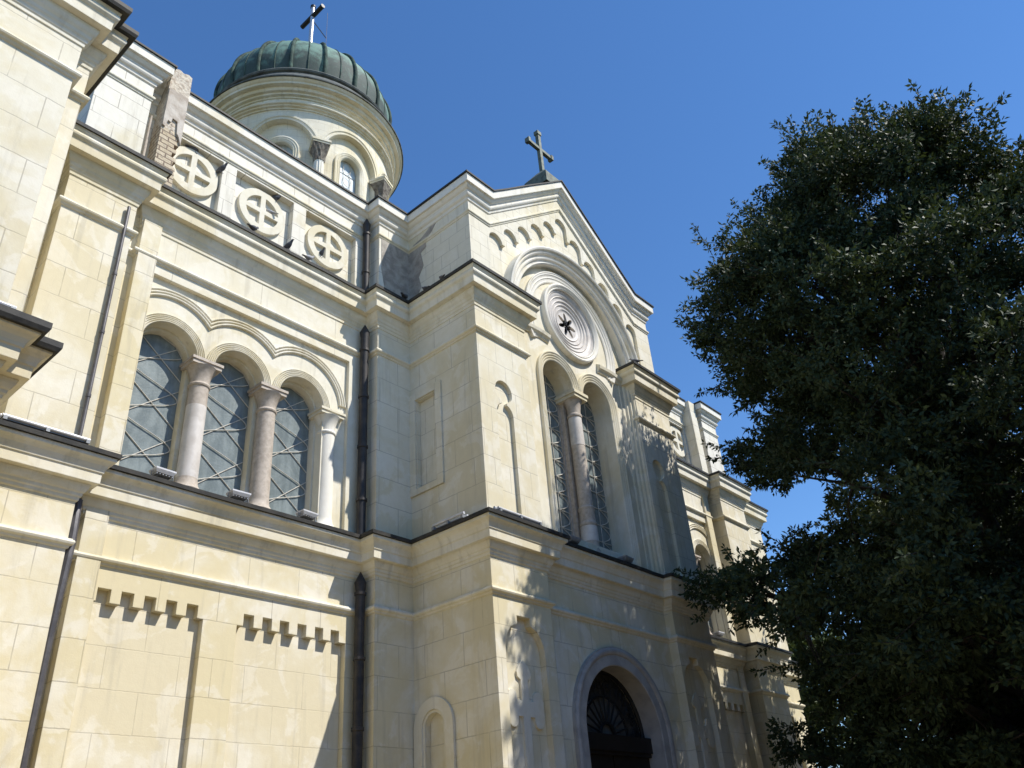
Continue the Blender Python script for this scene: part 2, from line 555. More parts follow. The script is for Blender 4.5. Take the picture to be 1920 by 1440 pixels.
F3 = [(-0.04, 18.388), (0.30, 18.388), (0.30, 18.44), (-0.04, 18.52)]
S3 = [(-0.02, 17.24), (0.0, 17.24), (0.02, 17.25), (0.025, 17.29), (0.05, 17.31), (0.055, 17.35), (0.04, 17.38), (0.0, 17.39), (-0.02, 17.39)]


def sagged(path):
    # sheet metal never lies dead straight: small sags between the folds
    out = [path[0]]
    for p, q in zip(path[:-1], path[1:]):
        d = math.dist(p, q)
        n = int(d / 0.85)
        for k in range(1, n):
            t = (k + random.uniform(-0.25, 0.25)) / n
            out.append((p[0] + (q[0] - p[0]) * t + random.uniform(-0.006, 0.006), p[1] + (q[1] - p[1]) * t + random.uniform(-0.006, 0.006), p[2] + (q[2] - p[2]) * t + random.uniform(-0.013, 0.009)))
        out.append(q)
    return out


def sweeps(path, prof, fl, nm):
    a = MB()
    a.sweep(path, prof)
    P(a, nm, 'trim' if nm != 'parapet_cornice' else 'trimw')
    if fl:
        b = MB()
        b.sweep(sagged(path), fl)
        P(b, 'flashing', 'lead')


FULL1 = LEFT + MIDL + RIGHT
sweeps(pz(FULL1), C1, F1, 'lower_cornice')
sweeps(pz(FULL1), S1, None, 'string_course')
# upper cornice breaks at the deep middle recess
sweeps(pz(LEFT + [(12.5, 11.2), (14.37, 11.2), (14.37, 11.6)]), C2, F2, 'upper_cornice')
sweeps(pz([(19.53, 11.6), (19.53, 11.2), (21.4, 11.2)] + RIGHT), C2, F2, 'upper_cornice')
sweeps(pz(LEFT + [(12.5, 11.2), (14.37, 11.2), (14.37, 11.5)]), S2, None, 'string_course')
sweeps(pz([(19.53, 11.5), (19.53, 11.2), (21.4, 11.2)] + RIGHT), S2, None, 'string_course')
for zt in (8.32, 14.98):
    a = MB()
    a.sweep(pz([(-2.5, 10.67), (2.58, 10.67), (2.58, 11.03), (2.88, 11.03), (2.88, 13.9)], zt), [(0.33, -0.04), (0.44, -0.04), (0.465, 0.02), (0.465, 0.11), (0.33, 0.115)])
    P(a, 'gutter', 'lead')
# attic and gable
GX0, GX1, GY, GA = 12.63, 21.27, 11.32, 2.80
gab = [(GX0, GY, 0), (13.45, GY, 0), (XC, GY, GA), (20.45, GY, 0), (GX1, GY, 0)]
at = [(5.70, 14.13, 0), (11.54, 14.13, 0), (11.54, 13.70, 0), (GX0, 13.70, 0)] + gab + [(GX1, 13.70, 0), (22.36, 13.70, 0), (22.36, 14.13, 0), (28.20, 14.13, 0)]
sweeps(at, C3, F3, 'parapet_cornice')
sweeps(at, S3, None, 'string_course')
for q in (False, True):
    pa = [(3.75, 15.5, 0), (3.75, 13.70, 0), (4.92, 13.70, 0), (4.92, 14.13, 0), (5.24, 14.13, 0)]
    if q:
        pa = [(33.9 - a, b, c) for a, b, c in reversed(pa)]
    sweeps(pa, C3, F3, 'parapet_cornice')
    sweeps(pa, S3, None, 'string_course')


# ---- bays (left and right of the transept)
def bay(mx):
    a = MB(mx)
    teeth1 = [(5.80, 6.16)]
    t1 = [(5.83, 6.06), (6.24, 6.46), (6.65, 6.86), (7.05, 7.25), (7.44, 7.66)]
    t2 = [(8.60, 8.82), (9.01, 9.22), (9.40, 9.61), (9.81, 10.02), (10.23, 10.43), (10.62, 10.83)]

    def hole(xl, xr, tt):
        h = [(xl, 0.2), (xl, 6.16)]
        for s, e in tt:
            h += [(s, 6.16), (s, 6.39), (e, 6.39), (e, 6.16)]
        h += [(xr, 6.16), (xr, 0.2)]
        return h
    a.plate(rect(5.45, 11.6, -0.55, 7.70), [hole(5.78, 7.78, t1), hole(8.47, 11.0, t2)], 14.0, 14.14)
    P(a, 'lower_wall', 'low')
    a = MB(mx)
    a.box(5.45, 11.6, 14.14, 14.62, -0.55, 7.7)
    P(a, 'recessed_panel', 'lowpanel')
    a = MB(mx)
    a.box(5.372, 5.77, 13.93, 14.6, -0.55, 14.52)
    P(a, 'pilaster', 'low')
    # upper wall
    a = MB(mx)
    a.plate(rect(5.45, 11.6, 8.2, 14.2), [rect(5.78, 10.88, 8.3, 13.02)], 14.0, 14.10)
    P(a, 'upper_wall', 'wide')
    cs = [6.40, 8.015, 9.63]
    h = [(5.805, 8.3)]
    for c in cs:
        h += list(reversed(arc(c, 11.45, 0.595, 0, PI, 28)))
    h += [(10.225, 8.3)]
    a = MB(mx)
    a.plate(rect(5.5, 11.4, 8.15, 13.4), [h], 14.10, 14.34)
    P(a, 'arcade_wall', 'trim')
    hs = []
    for c in cs:
        hs.append([(c - 0.55, 8.3)] + list(reversed(arc(c, 11.43, 0.55, 0, PI, 28))) + [(c + 0.55, 8.3)])
    a = MB(mx)
    a.plate(rect(5.5, 11.4, 8.15, 13.4), hs, 14.34, 14.62)
    P(a, 'inner_reveal', 'trim')
    # moulded arch rings
    for c in cs:
        a = MB(mx)
        pr = [(0.597, 14.12)]
        for k in range(5):
            r = 0.60 + k * 0.041
            pr += [(r, 14.085), (r + 0.012, 14.062), (r + 0.026, 14.062), (r + 0.034, 14.085)]
        pr += [(0.807, 14.12)]
        a.archsweep(c, 11.45, pr, 0, PI, 40)
        P(a, 'arch_moulding', 'trim')
    # wavy triple hood over the three arches
    a = MB(mx)
    for r in (1.075, 1.145, 1.215):
        for i, c in enumerate(cs):
            d0, d1 = -0.8075, 0.8075
            if i == 2:
                d1 = r - 0.005
            rings = []
            n = 26
            t0 = math.acos(max(-1, d0 / r))
            t1_ = math.acos(min(1, d1 / r))
            for k in range(n + 1):
                t = t0 + (t1_ - t0) * k / n
                q = []
                for rr, y in ((r - 0.027, 14.12), (r - 0.027, 14.065), (r - 0.012, 14.045), (r + 0.012, 14.045), (r + 0.027, 14.065), (r + 0.027, 14.12)):
                    x = c + rr * math.cos(t)
                    if k == 0:
                        x = c + d0
                    if k == n and i < 2:
                        x = c + d1
                    dx = min(abs(x - c), rr)
                    z = 11.61 + math.sqrt(max(0, rr * rr - dx * dx))
                    if i == 2 and k > n / 2:
                        z = 11.61 + rr * math.sin(t)
                    q.append((min(x, 10.875), y, z))
                rings.append(q)
            a.loft(rings)
    P(a, 'hood_mould', 'trim')
    # columns
    for i, (x, mt) in enumerate(((7.205, 'pink'), (8.82, 'pink'), (10.43, 'trimw'))):
        a = MB(mx)
        pr = [(0.0, 8.36), (0.33, 8.36), (0.33, 8.50), (0.30, 8.54), (0.31, 8.58), (0.28, 8.63), (0.245, 8.68), (0.225, 8.80), (0.218, 9.6), (0.212, 10.86), (0.235, 10.87), (0.245, 10.90), (0.235, 10.93), (0.21, 10.95),
              (0.212, 11.04), (0.24, 11.14), (0.29, 11.25), (0.335, 11.31), (0.0, 11.31)]
        a.lathe(x, 14.20, [(r * 0.92, z) for r, z in pr], 36)
        c = P(a, 'column', mt, None, True)
        a = MB(mx)
        a.plate([(x - 0.325, 13.96), (x + 0.325, 13.96), (x + 0.325, 14.46), (x - 0.325, 14.46)], [], 11.31, 11.39, 'xy')
        a.plate([(x - 0.35, 13.935), (x + 0.35, 13.935), (x + 0.35, 14.48), (x - 0.35, 14.48)], [], 11.39, 11.452, 'xy')
        P(a, 'abacus', 'pink' if i < 2 else 'trim', c)
        if i == 0:
            a = MB(mx)
            a.lathe(x, 14.20, [(0.207, 8.82), (0.203, 9.5), (0.199, 10.42), (0.19, 10.42), (0.19, 8.82)], 36, close=True)
            P(a, 'shaft_drum', 'marble', c, True)
        a = MB(mx)
        a.box(x - 0.17, x + 0.17, 14.36, 14.60, 8.3, 11.31)
        P(a, 'rear_shaft', 'pink', c)
    # windows: pane and lattice
    for c in cs:
        a = MB(mx)
        a.plate([(c - 0.56, 8.32)] + list(reversed(arc(c, 11.43, 0.56, 0, PI, 24))) + [(c + 0.56, 8.32)], [], 14.53, 14.56)
        wn = P(a, 'window', 'glass')
        a = MB(mx)
        R = 0.0105
        A = 0.53

        def clip(x, z):
            zz = 11.43 + math.sqrt(max(0.0, 0.55 ** 2 - (x - c) ** 2))
            return z <= zz
        # straight diagonals
        sp = 1.1
        for sgn in (1, -1):
            k = -3
            while k < 10:
                z0 = 8.2 + sp * k
                p0, p1 = None, None
                for j in range(41):
                    x = c - 0.55 + 1.1 * j / 40
                    z = z0 + sgn * (x - c) * 0.8
                    if 8.3 < z and clip(x, z):
                        if p0 is None:
                            p0 = (x, 14.515, z)
                        p1 = (x, 14.515, z)
                if p0 and p1 and (Vector(p0) - Vector(p1)).length > 0.05:
                    a.tube([p0, p1], R, 5)
                k += 1
        for ph in (0.5,):
            pts = []
            for j in range(120):
                z = 8.3 + 3.7 * j / 119
                x = c + A * math.sin(2 * PI * (z - 8.2) / (1.0 * sp) + ph)
                if clip(x, z):
                    pts.append((x, 14.505, z))
            a.tube(pts, R, 5)
        P(a, 'lattice', 'came', wn, True)


both(bay)


# ---- side blocks
def block(name, mat, boxes, mx=False, label=None):
    a = MB(mx)
    for b in boxes:
        a.box(*b)
    return P(a, name, mat, None, False, None, label)


for mx in (False, True):
    block('corner_pier', 'low', [(11.41, 12.52, 13.57, 14.9, -0.55, 8.1)], mx)
    block('corner_pier', 'up', [(11.41, 12.52, 13.57, 14.9, 8.1, 14.7)], mx)
    block('corner_pier', 'attic', [(11.54, 12.66, 13.70, 14.9, 14.7, 18.3)], mx)
    xa0 = 3.68 if not mx else 33.9 - 30.8
    block('end_pier', 'low', [(xa0, 5.04, 13.57, 15.0, -0.55, 8.1)], mx)
    block('end_pier', 'up', [(xa0, 5.04, 13.57, 15.0, 8.1, 14.7)], mx)
    block('attic_pier', 'attic', [(3.75, 4.92, 13.70, 24.0, 14.7, 18.35), (3.9, 5.8, 14.14, 24.0, 14.7, 18.3)], mx)
    block('pier_recess', 'low', [(5.03, 5.38, 14.12, 15.0, -0.55, 14.7)], mx)
    # attic panels
    a = MB(mx)
    a.plate(rect(5.66, 11.6, 14.9, 18.3), [rect(5.73, 7.01, 15.3, 17.18), rect(7.38, 9.04, 15.3, 17.18), rect(9.43, 11.07, 15.3, 17.18)], 14.13, 14.31)
    P(a, 'attic_wall', 'attic')
    a = MB(mx)
    a.box(5.66, 11.6, 14.31, 14.8, 14.9, 18.3)
    P(a, 'attic_panel', 'attic')
    for x, rz_ in ((6.33, 16.47), (8.22, 16.42), (10.23, 16.45)):
        a = MB(mx)
        r0, r1, bwid = 0.655, 0.455, 0.07
        hs = []
        for q in range(4):
            t0 = q * PI / 2 + math.asin(bwid / r1)
            t1 = (q + 1) * PI / 2 - math.asin(bwid / r1)
            pts = [(x + r1 * math.cos(t0 + (t1 - t0) * k / 12), rz_ + r1 * math.sin(t0 + (t1 - t0) * k / 12)) for k in range(13)]
            sx = 1 if q in (0, 3) else -1
            sz = 1 if q in (0, 1) else -1
            pts.append((x + sx * bwid, rz_ + sz * bwid))
            hs.append(pts)
        a.plate(arc(x, rz_, r0, 0, 2 * PI * 47 / 48, 47), hs, 14.215, 14.33)
        P(a, 'roundel', 'roundel')
# broken brick pier on the parapet, jagged top
a = MB()
ou = [(5.24, 14.9), (5.70, 14.9), (5.70, 15.7)]
for kz, xx in enumerate((5.62, 5.69, 5.57, 5.66, 5.60, 5.69, 5.63, 5.70, 5.58, 5.66, 5.62, 5.70)):
    ou += [(xx, 15.75 + 0.125 * kz), (xx + random.uniform(-0.01, 0.01), 15.865 + 0.125 * kz)]
ou += [(5.70, 17.3), (5.70, 18.02), (5.73, 18.1), (5.72, 18.72), (5.62, 18.76), (5.5, 18.70), (5.42, 18.74), (5.25, 18.70), (5.23, 18.0)]
a.plate(ou, [], 13.70, 14.35)
P(a, 'brick_pier', 'brick', label='crumbling pier with bare bricks showing')
a = MB(True)
a.plate(rect(5.24, 5.70, 14.9, 18.38), [], 13.72, 14.35)
P(a, 'attic_pier', 'up')
# plaster skin flakes still standing on the brick pier, with a broken lower edge
a = MB()
a.plate([(5.235, 16.75), (5.30, 16.72), (5.335, 16.95), (5.41, 16.93), (5.43, 17.08), (5.55, 17.05), (5.58, 16.7), (5.64, 16.62), (5.705, 16.4), (5.705, 17.95), (5.235, 17.95)], [], 13.655, 13.70)
P(a, 'plaster_flake', 'oldplaster')

# west block nearest the camera
block('west_block', 'low', [(-2.5, 2.58, 10.67, 18, -0.55, 8.1), (2.58, 2.88, 11.03, 18, -0.55, 8.1)])
block('west_block', 'up', [(-2.5, 2.58, 10.67, 18, 8.1, 14.9), (2.58, 2.88, 11.03, 18, 8.1, 14.9)])
block('slot_wall', 'up', [(2.88, 3.68, 13.96, 18, -0.55, 14.9)])
a = MB()
a.loft([[(-2.5, 10.7, 15.1), (2.85, 10.7, 15.1), (2.85, 18, 15.1), (-2.5, 18, 15.1)], [(-0.5, 13.0, 16.2), (1.0, 13.0, 16.2), (1.0, 16, 16.2), (-0.5, 16, 16.2)]])
P(a, 'west_roof', 'roof')
# east end
a = MB()
hh = [(31.2, 0.2), (31.2, 6.16)]
for s in (31.25, 31.62, 31.99, 32.36):
    hh += [(s, 6.16), (s, 6.39), (s + 0.2, 6.39), (s + 0.2, 6.16)]
hh += [(32.7, 6.16), (32.7, 0.2)]
a.plate(rect(30.79, 33.6, -0.55, 8.1), [hh], 14.26, 14.42)
P(a, 'east_wall', 'low')
a = MB()
a.plate(rect(30.79, 33.6, 8.1, 14.9), [rect(31.3, 32.6, 8.6, 12.9)], 14.26, 14.46)
P(a, 'east_wall', 'up')
block('east_wall', 'lowpanel', [(30.79, 33.6, 14.46, 30, -0.55, 14.9), (30.79, 33.6, 14.42, 14.46, -0.55, 8.1)])

# ---- transept lower storey
nich = lambda cx: [(cx - 0.62, 0.3)] + [(cx - 0.62, 5.72)] + [(cx - 0.60, 5.86), (cx - 0.52, 6.03), (cx - 0.40, 6.17), (cx - 0.21, 6.25), (cx - 0.21, 6.42), (cx + 0.21, 6.42), (cx + 0.21, 6.25), (cx + 0.40, 6.17), (cx + 0.52, 6.03), (cx + 0.60, 5.86), (cx + 0.62, 5.72), (cx + 0.62, 0.3)]


def cross_relief(a, cx, y0, y1):
    # low relief cross with trefoil arm ends
    cz = 4.62
    pts = [(cx - 0.11, 0.5), (cx + 0.11, 0.5), (cx + 0.11, cz - 0.15), (cx + 0.24, cz - 0.15), (cx + 0.25, cz - 0.22)]
    pts += arc(cx + 0.39, cz - 0.22, 0.14, PI, 1.85 * PI, 8)[1:]
    pts += [(cx + 0.545, cz - 0.16), (cx + 0.545, cz + 0.16), (cx + 0.50, cz + 0.28)]
    pts += arc(cx + 0.39, cz + 0.22, 0.13, 0.2 * PI, PI, 8)
    pts += [(cx + 0.24, cz + 0.15), (cx + 0.11, cz + 0.15), (cx + 0.11, cz + 0.55), (cx + 0.20, cz + 0.60), (cx + 0.22, cz + 0.70), (cx + 0.16, cz + 0.80), (cx + 0.11, cz + 0.86), (cx, cz + 0.93)]
    l = [(2 * cx - x, z) for x, z in reversed(pts[:-1])]
    a.plate(pts + l, [], y0, y1)


for i, (x0, x1, cx) in enumerate(((12.5, 14.37, 13.41), (19.53, 21.4, 20.2))):
    a = MB()
    a.plate(rect(x0, x1, -0.55, 8.1), [nich(cx)], 11.2, 11.35)
    P(a, 'pier_front', 'low')
    a = MB()
    cross_relief(a, cx, 11.305, 11.36)
    P(a, 'cross_relief', 'trim')
    b0 = 12.62 if i == 0 else 19.53
    b1 = 14.37 if i == 0 else 21.4
    block('transept_wall', 'low', [(b0, b1, 11.35, 13.58, -0.55, 8.1)])
    # upper
    a = MB()
    kc = 13.36 if i == 0 else 20.17
    key = [(kc - 0.29, 8.62), (kc - 0.29, 11.24)] + list(reversed(arc(kc, 11.24, 0.29, 0.38 * PI, 1.0 * PI, 10)))[1:] + [(kc - 0.06, 11.55)]
    k2 = [(kc - 0.29, 8.62), (kc - 0.29, 11.24)]
    k2 += [(kc + 0.29 * math.cos(t), 11.24 + 0.29 * math.sin(t)) for t in np.linspace(PI, 0.60 * PI, 8)[1:]]
    k2 += [(kc + 0.30 * math.cos(t), 11.86 + 0.30 * math.sin(t)) for t in np.linspace(1.40 * PI, -0.40 * PI, 28)]
    k2 += [(kc + 0.29 * math.cos(t), 11.24 + 0.29 * math.sin(t)) for t in np.linspace(0.40 * PI, 0, 8)]
    k2 += [(kc + 0.29, 8.62)]
    a.plate(rect(x0, x1, 8.1, 14.75), [k2], 11.2, 11.30)
    P(a, 'pier_front', 'upfront')
    block('transept_wall', 'upfront', [(b0, b1, 11.30, 13.58, 8.1, 14.75)])
# left side skin with round headed niche and framed panel (and its mirror)
for mx in (False, True):
    a = MB(mx)
    nh = [(12.70, 0.6), (12.70, 4.49)] + [(12.97 + 0.27 * math.cos(t), 4.49 + 0.27 * math.sin(t)) for t in np.linspace(PI, 0, 16)[1:]] + [(13.24, 0.6)]
    a.plate(rect(11.35, 13.575, -0.55, 8.1), [nh], 12.5, 12.62, 'yz')
    P(a, 'side_skin', 'low')
    a = MB(mx)
    ring = [[(12.97 + r * math.cos(t), 4.49 + r * math.sin(t)) for t in np.linspace(0, PI, 24)] for r in (0.57, 0.33)]
    a.plate([(12.97 + 0.57, 0.4)] + ring[0] + [(12.97 - 0.57, 0.4), (12.97 - 0.33, 0.4)] + list(reversed(ring[1])) + [(12.97 + 0.33, 0.4)], [], 12.44, 12.497, 'yz')
    ring = [[(12.97 + r * math.cos(t), 4.49 + r * math.sin(t)) for t in np.linspace(0, PI, 24)] for r in (0.33, 0.27)]
    a.plate([(12.97 + 0.33, 0.4)] + ring[0] + [(12.97 - 0.33, 0.4), (12.97 - 0.27, 0.4)] + list(reversed(ring[1])) + [(12.97 + 0.27, 0.4)], [], 12.475, 12.497, 'yz')
    P(a, 'niche_frame', 'trim')
    a = MB(mx)
    a.plate(rect(11.30, 13.575, 8.1, 14.75), [rect(12.69, 13.34, 9.84, 12.20)], 12.5, 12.62, 'yz')
    P(a, 'side_skin', 'up')
    a = MB(mx)
    a.plate(rect(12.45, 13.572, 9.66, 12.42), [rect(12.66, 13.37, 9.81, 12.23)], 12.455, 12.497, 'yz')
    P(a, 'panel_frame', 'up')
# portal wall
ph = [(16.95 - 1.5, -0.5)] + [(16.95 - 1.5, 4.40)] + [(16.95 + 1.5 * math.cos(t), 4.40 + 1.5 * math.sin(t)) for t in np.linspace(PI, 0, 40)[1:]] + [(16.95 + 1.5, -0.5)]
a = MB()
a.plate(rect(14.36, 19.54, -0.55, 8.1), [ph], 11.45, 12.45)
P(a, 'portal_wall', 'low')
a = MB()
pr = [(1.47, 11.55), (1.47, 11.42), (1.50, 11.40), (1.52, 11.42), (1.60, 11.42), (1.74, 11.42), (1.755, 11.40), (1.77, 11.37), (1.80, 11.35), (1.84, 11.35), (1.87, 11.37), (1.90, 11.37), (1.90, 11.46), (1.55, 11.46)]
pr = [(1.47, 12.4), (1.47, 11.40), (1.49, 11.385), (1.72, 11.385), (1.73, 11.36), (1.76, 11.34), (1.80, 11.33), (1.84, 11.34), (1.87, 11.36), (1.90, 11.36), (1.90, 11.46), (1.498, 11.46), (1.498, 12.4)]
a.archsweep(16.95, 4.40, pr, 0, PI, 56, leg=-0.5)
surround = P(a, 'portal_surround', 'bluemarble', None, True)
# door and fanlight
a = MB()
a.box(15.46, 16.93, 11.85, 11.97, -0.5, 4.05)
a.box(16.97, 18.44, 11.85, 11.97, -0.5, 4.05)
for xx in (15.62, 17.13):
    for z0, z1 in ((0.0, 1.2), (1.5, 3.7)):
        a.box(xx, xx + 1.15, 11.81, 11.85, z0, z1)
door = P(a, 'door', 'wood')
a = MB()
a.box(15.35, 18.55, 11.72, 12.0, 4.08, 4.42)
a.box(15.40, 18.50, 11.77, 12.0, 4.0, 4.08)
P(a, 'transom', 'wood', door)
a = MB()
a.plate([(16.95 + 1.49 * math.cos(t), 4.41 + 1.49 * math.sin(t)) for t in np.linspace(0, PI, 40)], [], 12.02, 12.06)
fan = P(a, 'fanlight', 'darkglass')
a = MB()
for r, t in ((0.28, 0.045), (0.86, 0.03), (1.43, 0.05)):
    a.tube([(16.95 + r * math.cos(q), 11.92, 4.42 + r * math.sin(q)) for q in np.linspace(0, PI, 40)], t, 6)
for k in range(1, 12):
    q = PI * k / 12
    a.tube([(16.95 + 0.28 * math.cos(q), 11.92, 4.42 + 0.28 * math.sin(q)), (16.95 + 0.86 * math.cos(q), 11.92, 4.42 + 0.86 * math.sin(q))], 0.024, 6)
for k in range(14):   # scroll work between the two outer rings
    q0 = PI * (k + 0.5) / 14
    cxs, czs = 16.95 + 1.14 * math.cos(q0), 4.42 + 1.14 * math.sin(q0)
    pts = []
    for j in range(26):
        t = j / 25
        rr = 0.13 * (1 - 0.75 * t)
        an = q0 + PI * (3.2 * t) * (1 if k % 2 else -1)
        pts.append((cxs + rr * math.cos(an), 11.92, czs + rr * math.sin(an)))
    a.tube(pts, 0.017, 5)
    a.tube([(16.95 + 0.88 * math.cos(q0), 11.92, 4.42 + 0.88 * math.sin(q0)), (16.95 + 1.42 * math.cos(q0 + 0.06), 11.92, 4.42 + 1.42 * math.sin(q0 + 0.06))], 0.013, 5)
P(a, 'grille', 'iron', fan, True)
a = MB()
a.plate([(16.95 + 0.85 * math.cos(t), 4.44 + 0.85 * math.sin(t)) for t in np.linspace(0, PI, 30)], [], 12.0, 12.015)
P(a, 'fan_pane', 'fanpane', fan)

# ---- transept upper middle: twin window, rosette
a = MB()
wc = [16.06, 17.84]
hs = []
tw = [(wc[0] - 0.65, 8.86)]
for c in wc:
    tw += [(c + 0.65 * math.cos(t), 13.35 + 0.65 * math.sin(t)) for t in np.linspace(PI, 0, 31)]
hs.append(tw + [(wc[1] + 0.65, 8.86)])
ROS = (16.95, 15.72)
hs.append(arc(ROS[0], ROS[1], 1.12, 0, 2 * PI * 63 / 64, 63))
a.plate([(14.34, 8.1), (19.56, 8.1), (19.56, 14.9)] + [(XC + 2.63 * math.cos(t), 14.9 + 2.63 * math.sin(t)) for t in np.linspace(0, PI, 48)][1:-1] + [(14.34, 14.9)], hs, 11.5, 12.15)
P(a, 'window_wall', 'trim')
for c in wc:
    a = MB()
    pr = [(0.652, 11.52)]
    for k in range(4):
        r = 0.655 + k * 0.068
        y = 11.485 - 0.018 * k
        pr += [(r, y), (r + 0.03, y - 0.02), (r + 0.05, y - 0.02), (r + 0.064, y)]
    pr += [(0.93, 11.52)]
    # full height jamb on the outer side, stopping at the shared capital on the inner side
    rings = []
    outer_left = c < XC
    for i in range(41):
        t = PI * i / 40
        rings.append([(c + r * math.cos(t), y, 13.35 + r * math.sin(t)) for r, y in pr])
    if outer_left:
        rings.append([(c - r, y, 8.5) for r, y in pr])
    else:
        rings.insert(0, [(c + r, y, 8.5) for r, y in pr])
    # trim the inner side so neighbouring rings meet on the axis
    rings = [[(min(x, XC - 0.002) if outer_left else max(x, XC + 0.002), y, z) for x, y, z in q] for q in rings]
    a.loft(rings)
    P(a, 'window_surround', 'trim')
    a = MB()
    a.plate([(c - 0.66, 8.6), (c - 0.66, 13.35)] + [(c + 0.66 * math.cos(t), 13.35 + 0.66 * math.sin(t)) for t in np.linspace(PI, 0, 24)[1:]] + [(c + 0.66, 8.6)], [], 12.10, 12.13)
    wn = P(a, 'window', 'glass')
    a = MB()
    n = 10
    zs = np.linspace(8.9, 13.7, 11)
    for z in zs:
        hw = 0.64 if z < 13.35 else math.sqrt(max(0.01, 0.64 ** 2 - (z - 13.35) ** 2))
        a.tube([(c - hw, 12.08, z), (c + hw, 12.08, z)], 0.013, 5)
    for sx in (-0.22, 0.22):
        a.tube([(c + sx, 12.08, 8.7), (c + sx, 12.08, 13.9)], 0.013, 5)
    for sg in (1, -1):
        for k in range(10):
            z0 = zs[k]
            pts = [(c + sg * (0.22 + 0.38 * math.sin(PI * j / 14)), 12.075, z0 + (zs[1] - zs[0]) * j / 14) for j in range(15)]
            pts = [p for p in pts if p[2] < 13.35 or abs(p[0] - c) < math.sqrt(max(0, 0.64 ** 2 - (p[2] - 13.35) ** 2))]
            if len(pts) > 2:
                a.tube(pts, 0.013, 5)
    P(a, 'lattice', 'came', wn, True)
# middle pier, column
a = MB()
a.box(16.77, 17.13, 11.93, 12.2, 8.3, 13.34)
a.box(16.70, 17.20, 12.05, 12.2, 8.3, 13.36)
P(a, 'mullion', 'pink')
a = MB()
q_ = 0.57
pr = [(0.0, 8.4), (0.44, 8.4), (0.44, 8.62), (0.41, 8.66), (0.42, 8.74), (0.39, 8.80), (0.385, 8.82), (0.375, 9.42), (0.40, 9.44), (0.42, 9.48), (0.40, 9.52), (0.365, 9.55), (0.355, 9.85), (0.38, 9.88), (0.395, 9.92), (0.375, 9.95),
      (0.335, 9.98), (0.325, 12.62), (0.36, 12.63), (0.38, 12.67), (0.36, 12.71), (0.32, 12.73), (0.325, 12.84), (0.36, 12.97), (0.43, 13.09), (0.48, 13.15), (0.0, 13.15)]
a.lathe(16.95, 11.72, [(r * q_, z) for r, z in pr], 40)
cmn = P(a, 'column', 'pink', None, True)
a = MB()
a.box(16.66, 17.24, 11.42, 12.12, 13.15, 13.25)
a.box(16.63, 17.27, 11.39, 12.12, 13.25, 13.345)
P(a, 'abacus', 'trim', cmn)
for z0, z1, r_ in ((11.75, 12.60, 0.189), (9.0, 9.41, 0.222)):
    a = MB()
    a.lathe(16.95, 11.72, [(r_ + 0.004, z0), (r_, z1), (r_ - 0.01, z1), (r_ - 0.01, z0)], 40, close=True)
    P(a, 'shaft_drum', 'marble', cmn, True)
# sill
a = MB()
a.sweep([(14.38, 11.5, 0), (19.52, 11.5, 0)], [(-0.5, 8.86), (-0.02, 8.76), (0.03, 8.6), (0.03, 8.45), (-0.5, 8.45)])
P(a, 'window_sill', 'lead')
# ledges either side of the rosette, slightly bowed
for mx in (False, True):
    a = MB(mx)
    rings = []
    for k in range(15):
        x = 14.40 + 1.40 * k / 14
        z = 14.66 + 0.10 * math.sin(PI * 0.75 * k / 14) 
        rings.append([(x, 11.52, z - 0.22), (x, 11.46, z - 0.22), (x, 11.43, z - 0.14), (x, 11.38, z - 0.10), (x, 11.36, z), (x, 11.40, z + 0.03), (x, 11.52, z + 0.10)])
    a.loft(rings)
    P(a, 'ledge', 'trim')
# second arch ring
a = MB()
pr = [(1.74, 11.54), (1.74, 11.47), (1.78, 11.45), (1.80, 11.47), (1.86, 11.46), (1.89, 11.435), (1.92, 11.455), (1.97, 11.44), (2.0, 11.415), (2.03, 11.42), (2.06, 11.40), (2.09, 11.41), (2.09, 11.54)]
a.archsweep(XC, 15.28, pr, -0.14 * PI, 1.14 * PI, 64)
P(a, 'arch_ring', 'trimw')
# great arch: archivolt on the gable
a = MB()
pr = [(2.60, 11.52), (2.60, 11.30), (2.63, 11.27), (2.66, 11.30), (2.72, 11.29), (2.74, 11.24), (2.78, 11.22), (2.81, 11.25), (2.86, 11.24), (2.88, 11.18), (2.92, 11.15), (2.95, 11.18), (2.98, 11.17), (3.0, 11.10), (3.05, 11.08), (3.09, 11.10), (3.09, 11.44)]
a.archsweep(XC, 14.9, pr, 0, PI, 80, leg=14.4)
P(a, 'great_arch', 'trimw')
# jamb mouldings of the middle recess
for mx in (False, True):
    a = MB(mx)
    a.plate([(14.36, 11.21), (14.42, 11.24), (14.42, 11.30), (14.50, 11.32), (14.50, 11.38), (14.58, 11.40), (14.60, 11.46), (14.74, 11.47), (14.76, 11.53), (14.36, 11.53)], [], 8.4, 14.5, 'xy')
    P(a, 'jamb', 'trim')
# rosette
a = MB()


def ylathe(a, cx, cz, prof, n=72):
    rings = []
    for i in range(n):
        t = 2 * PI * i / n
        rings.append([(cx + r * math.cos(t), y, cz + r * math.sin(t)) for r, y in prof])
    rings.append(rings[0])
    a.loft(rings, False, False)


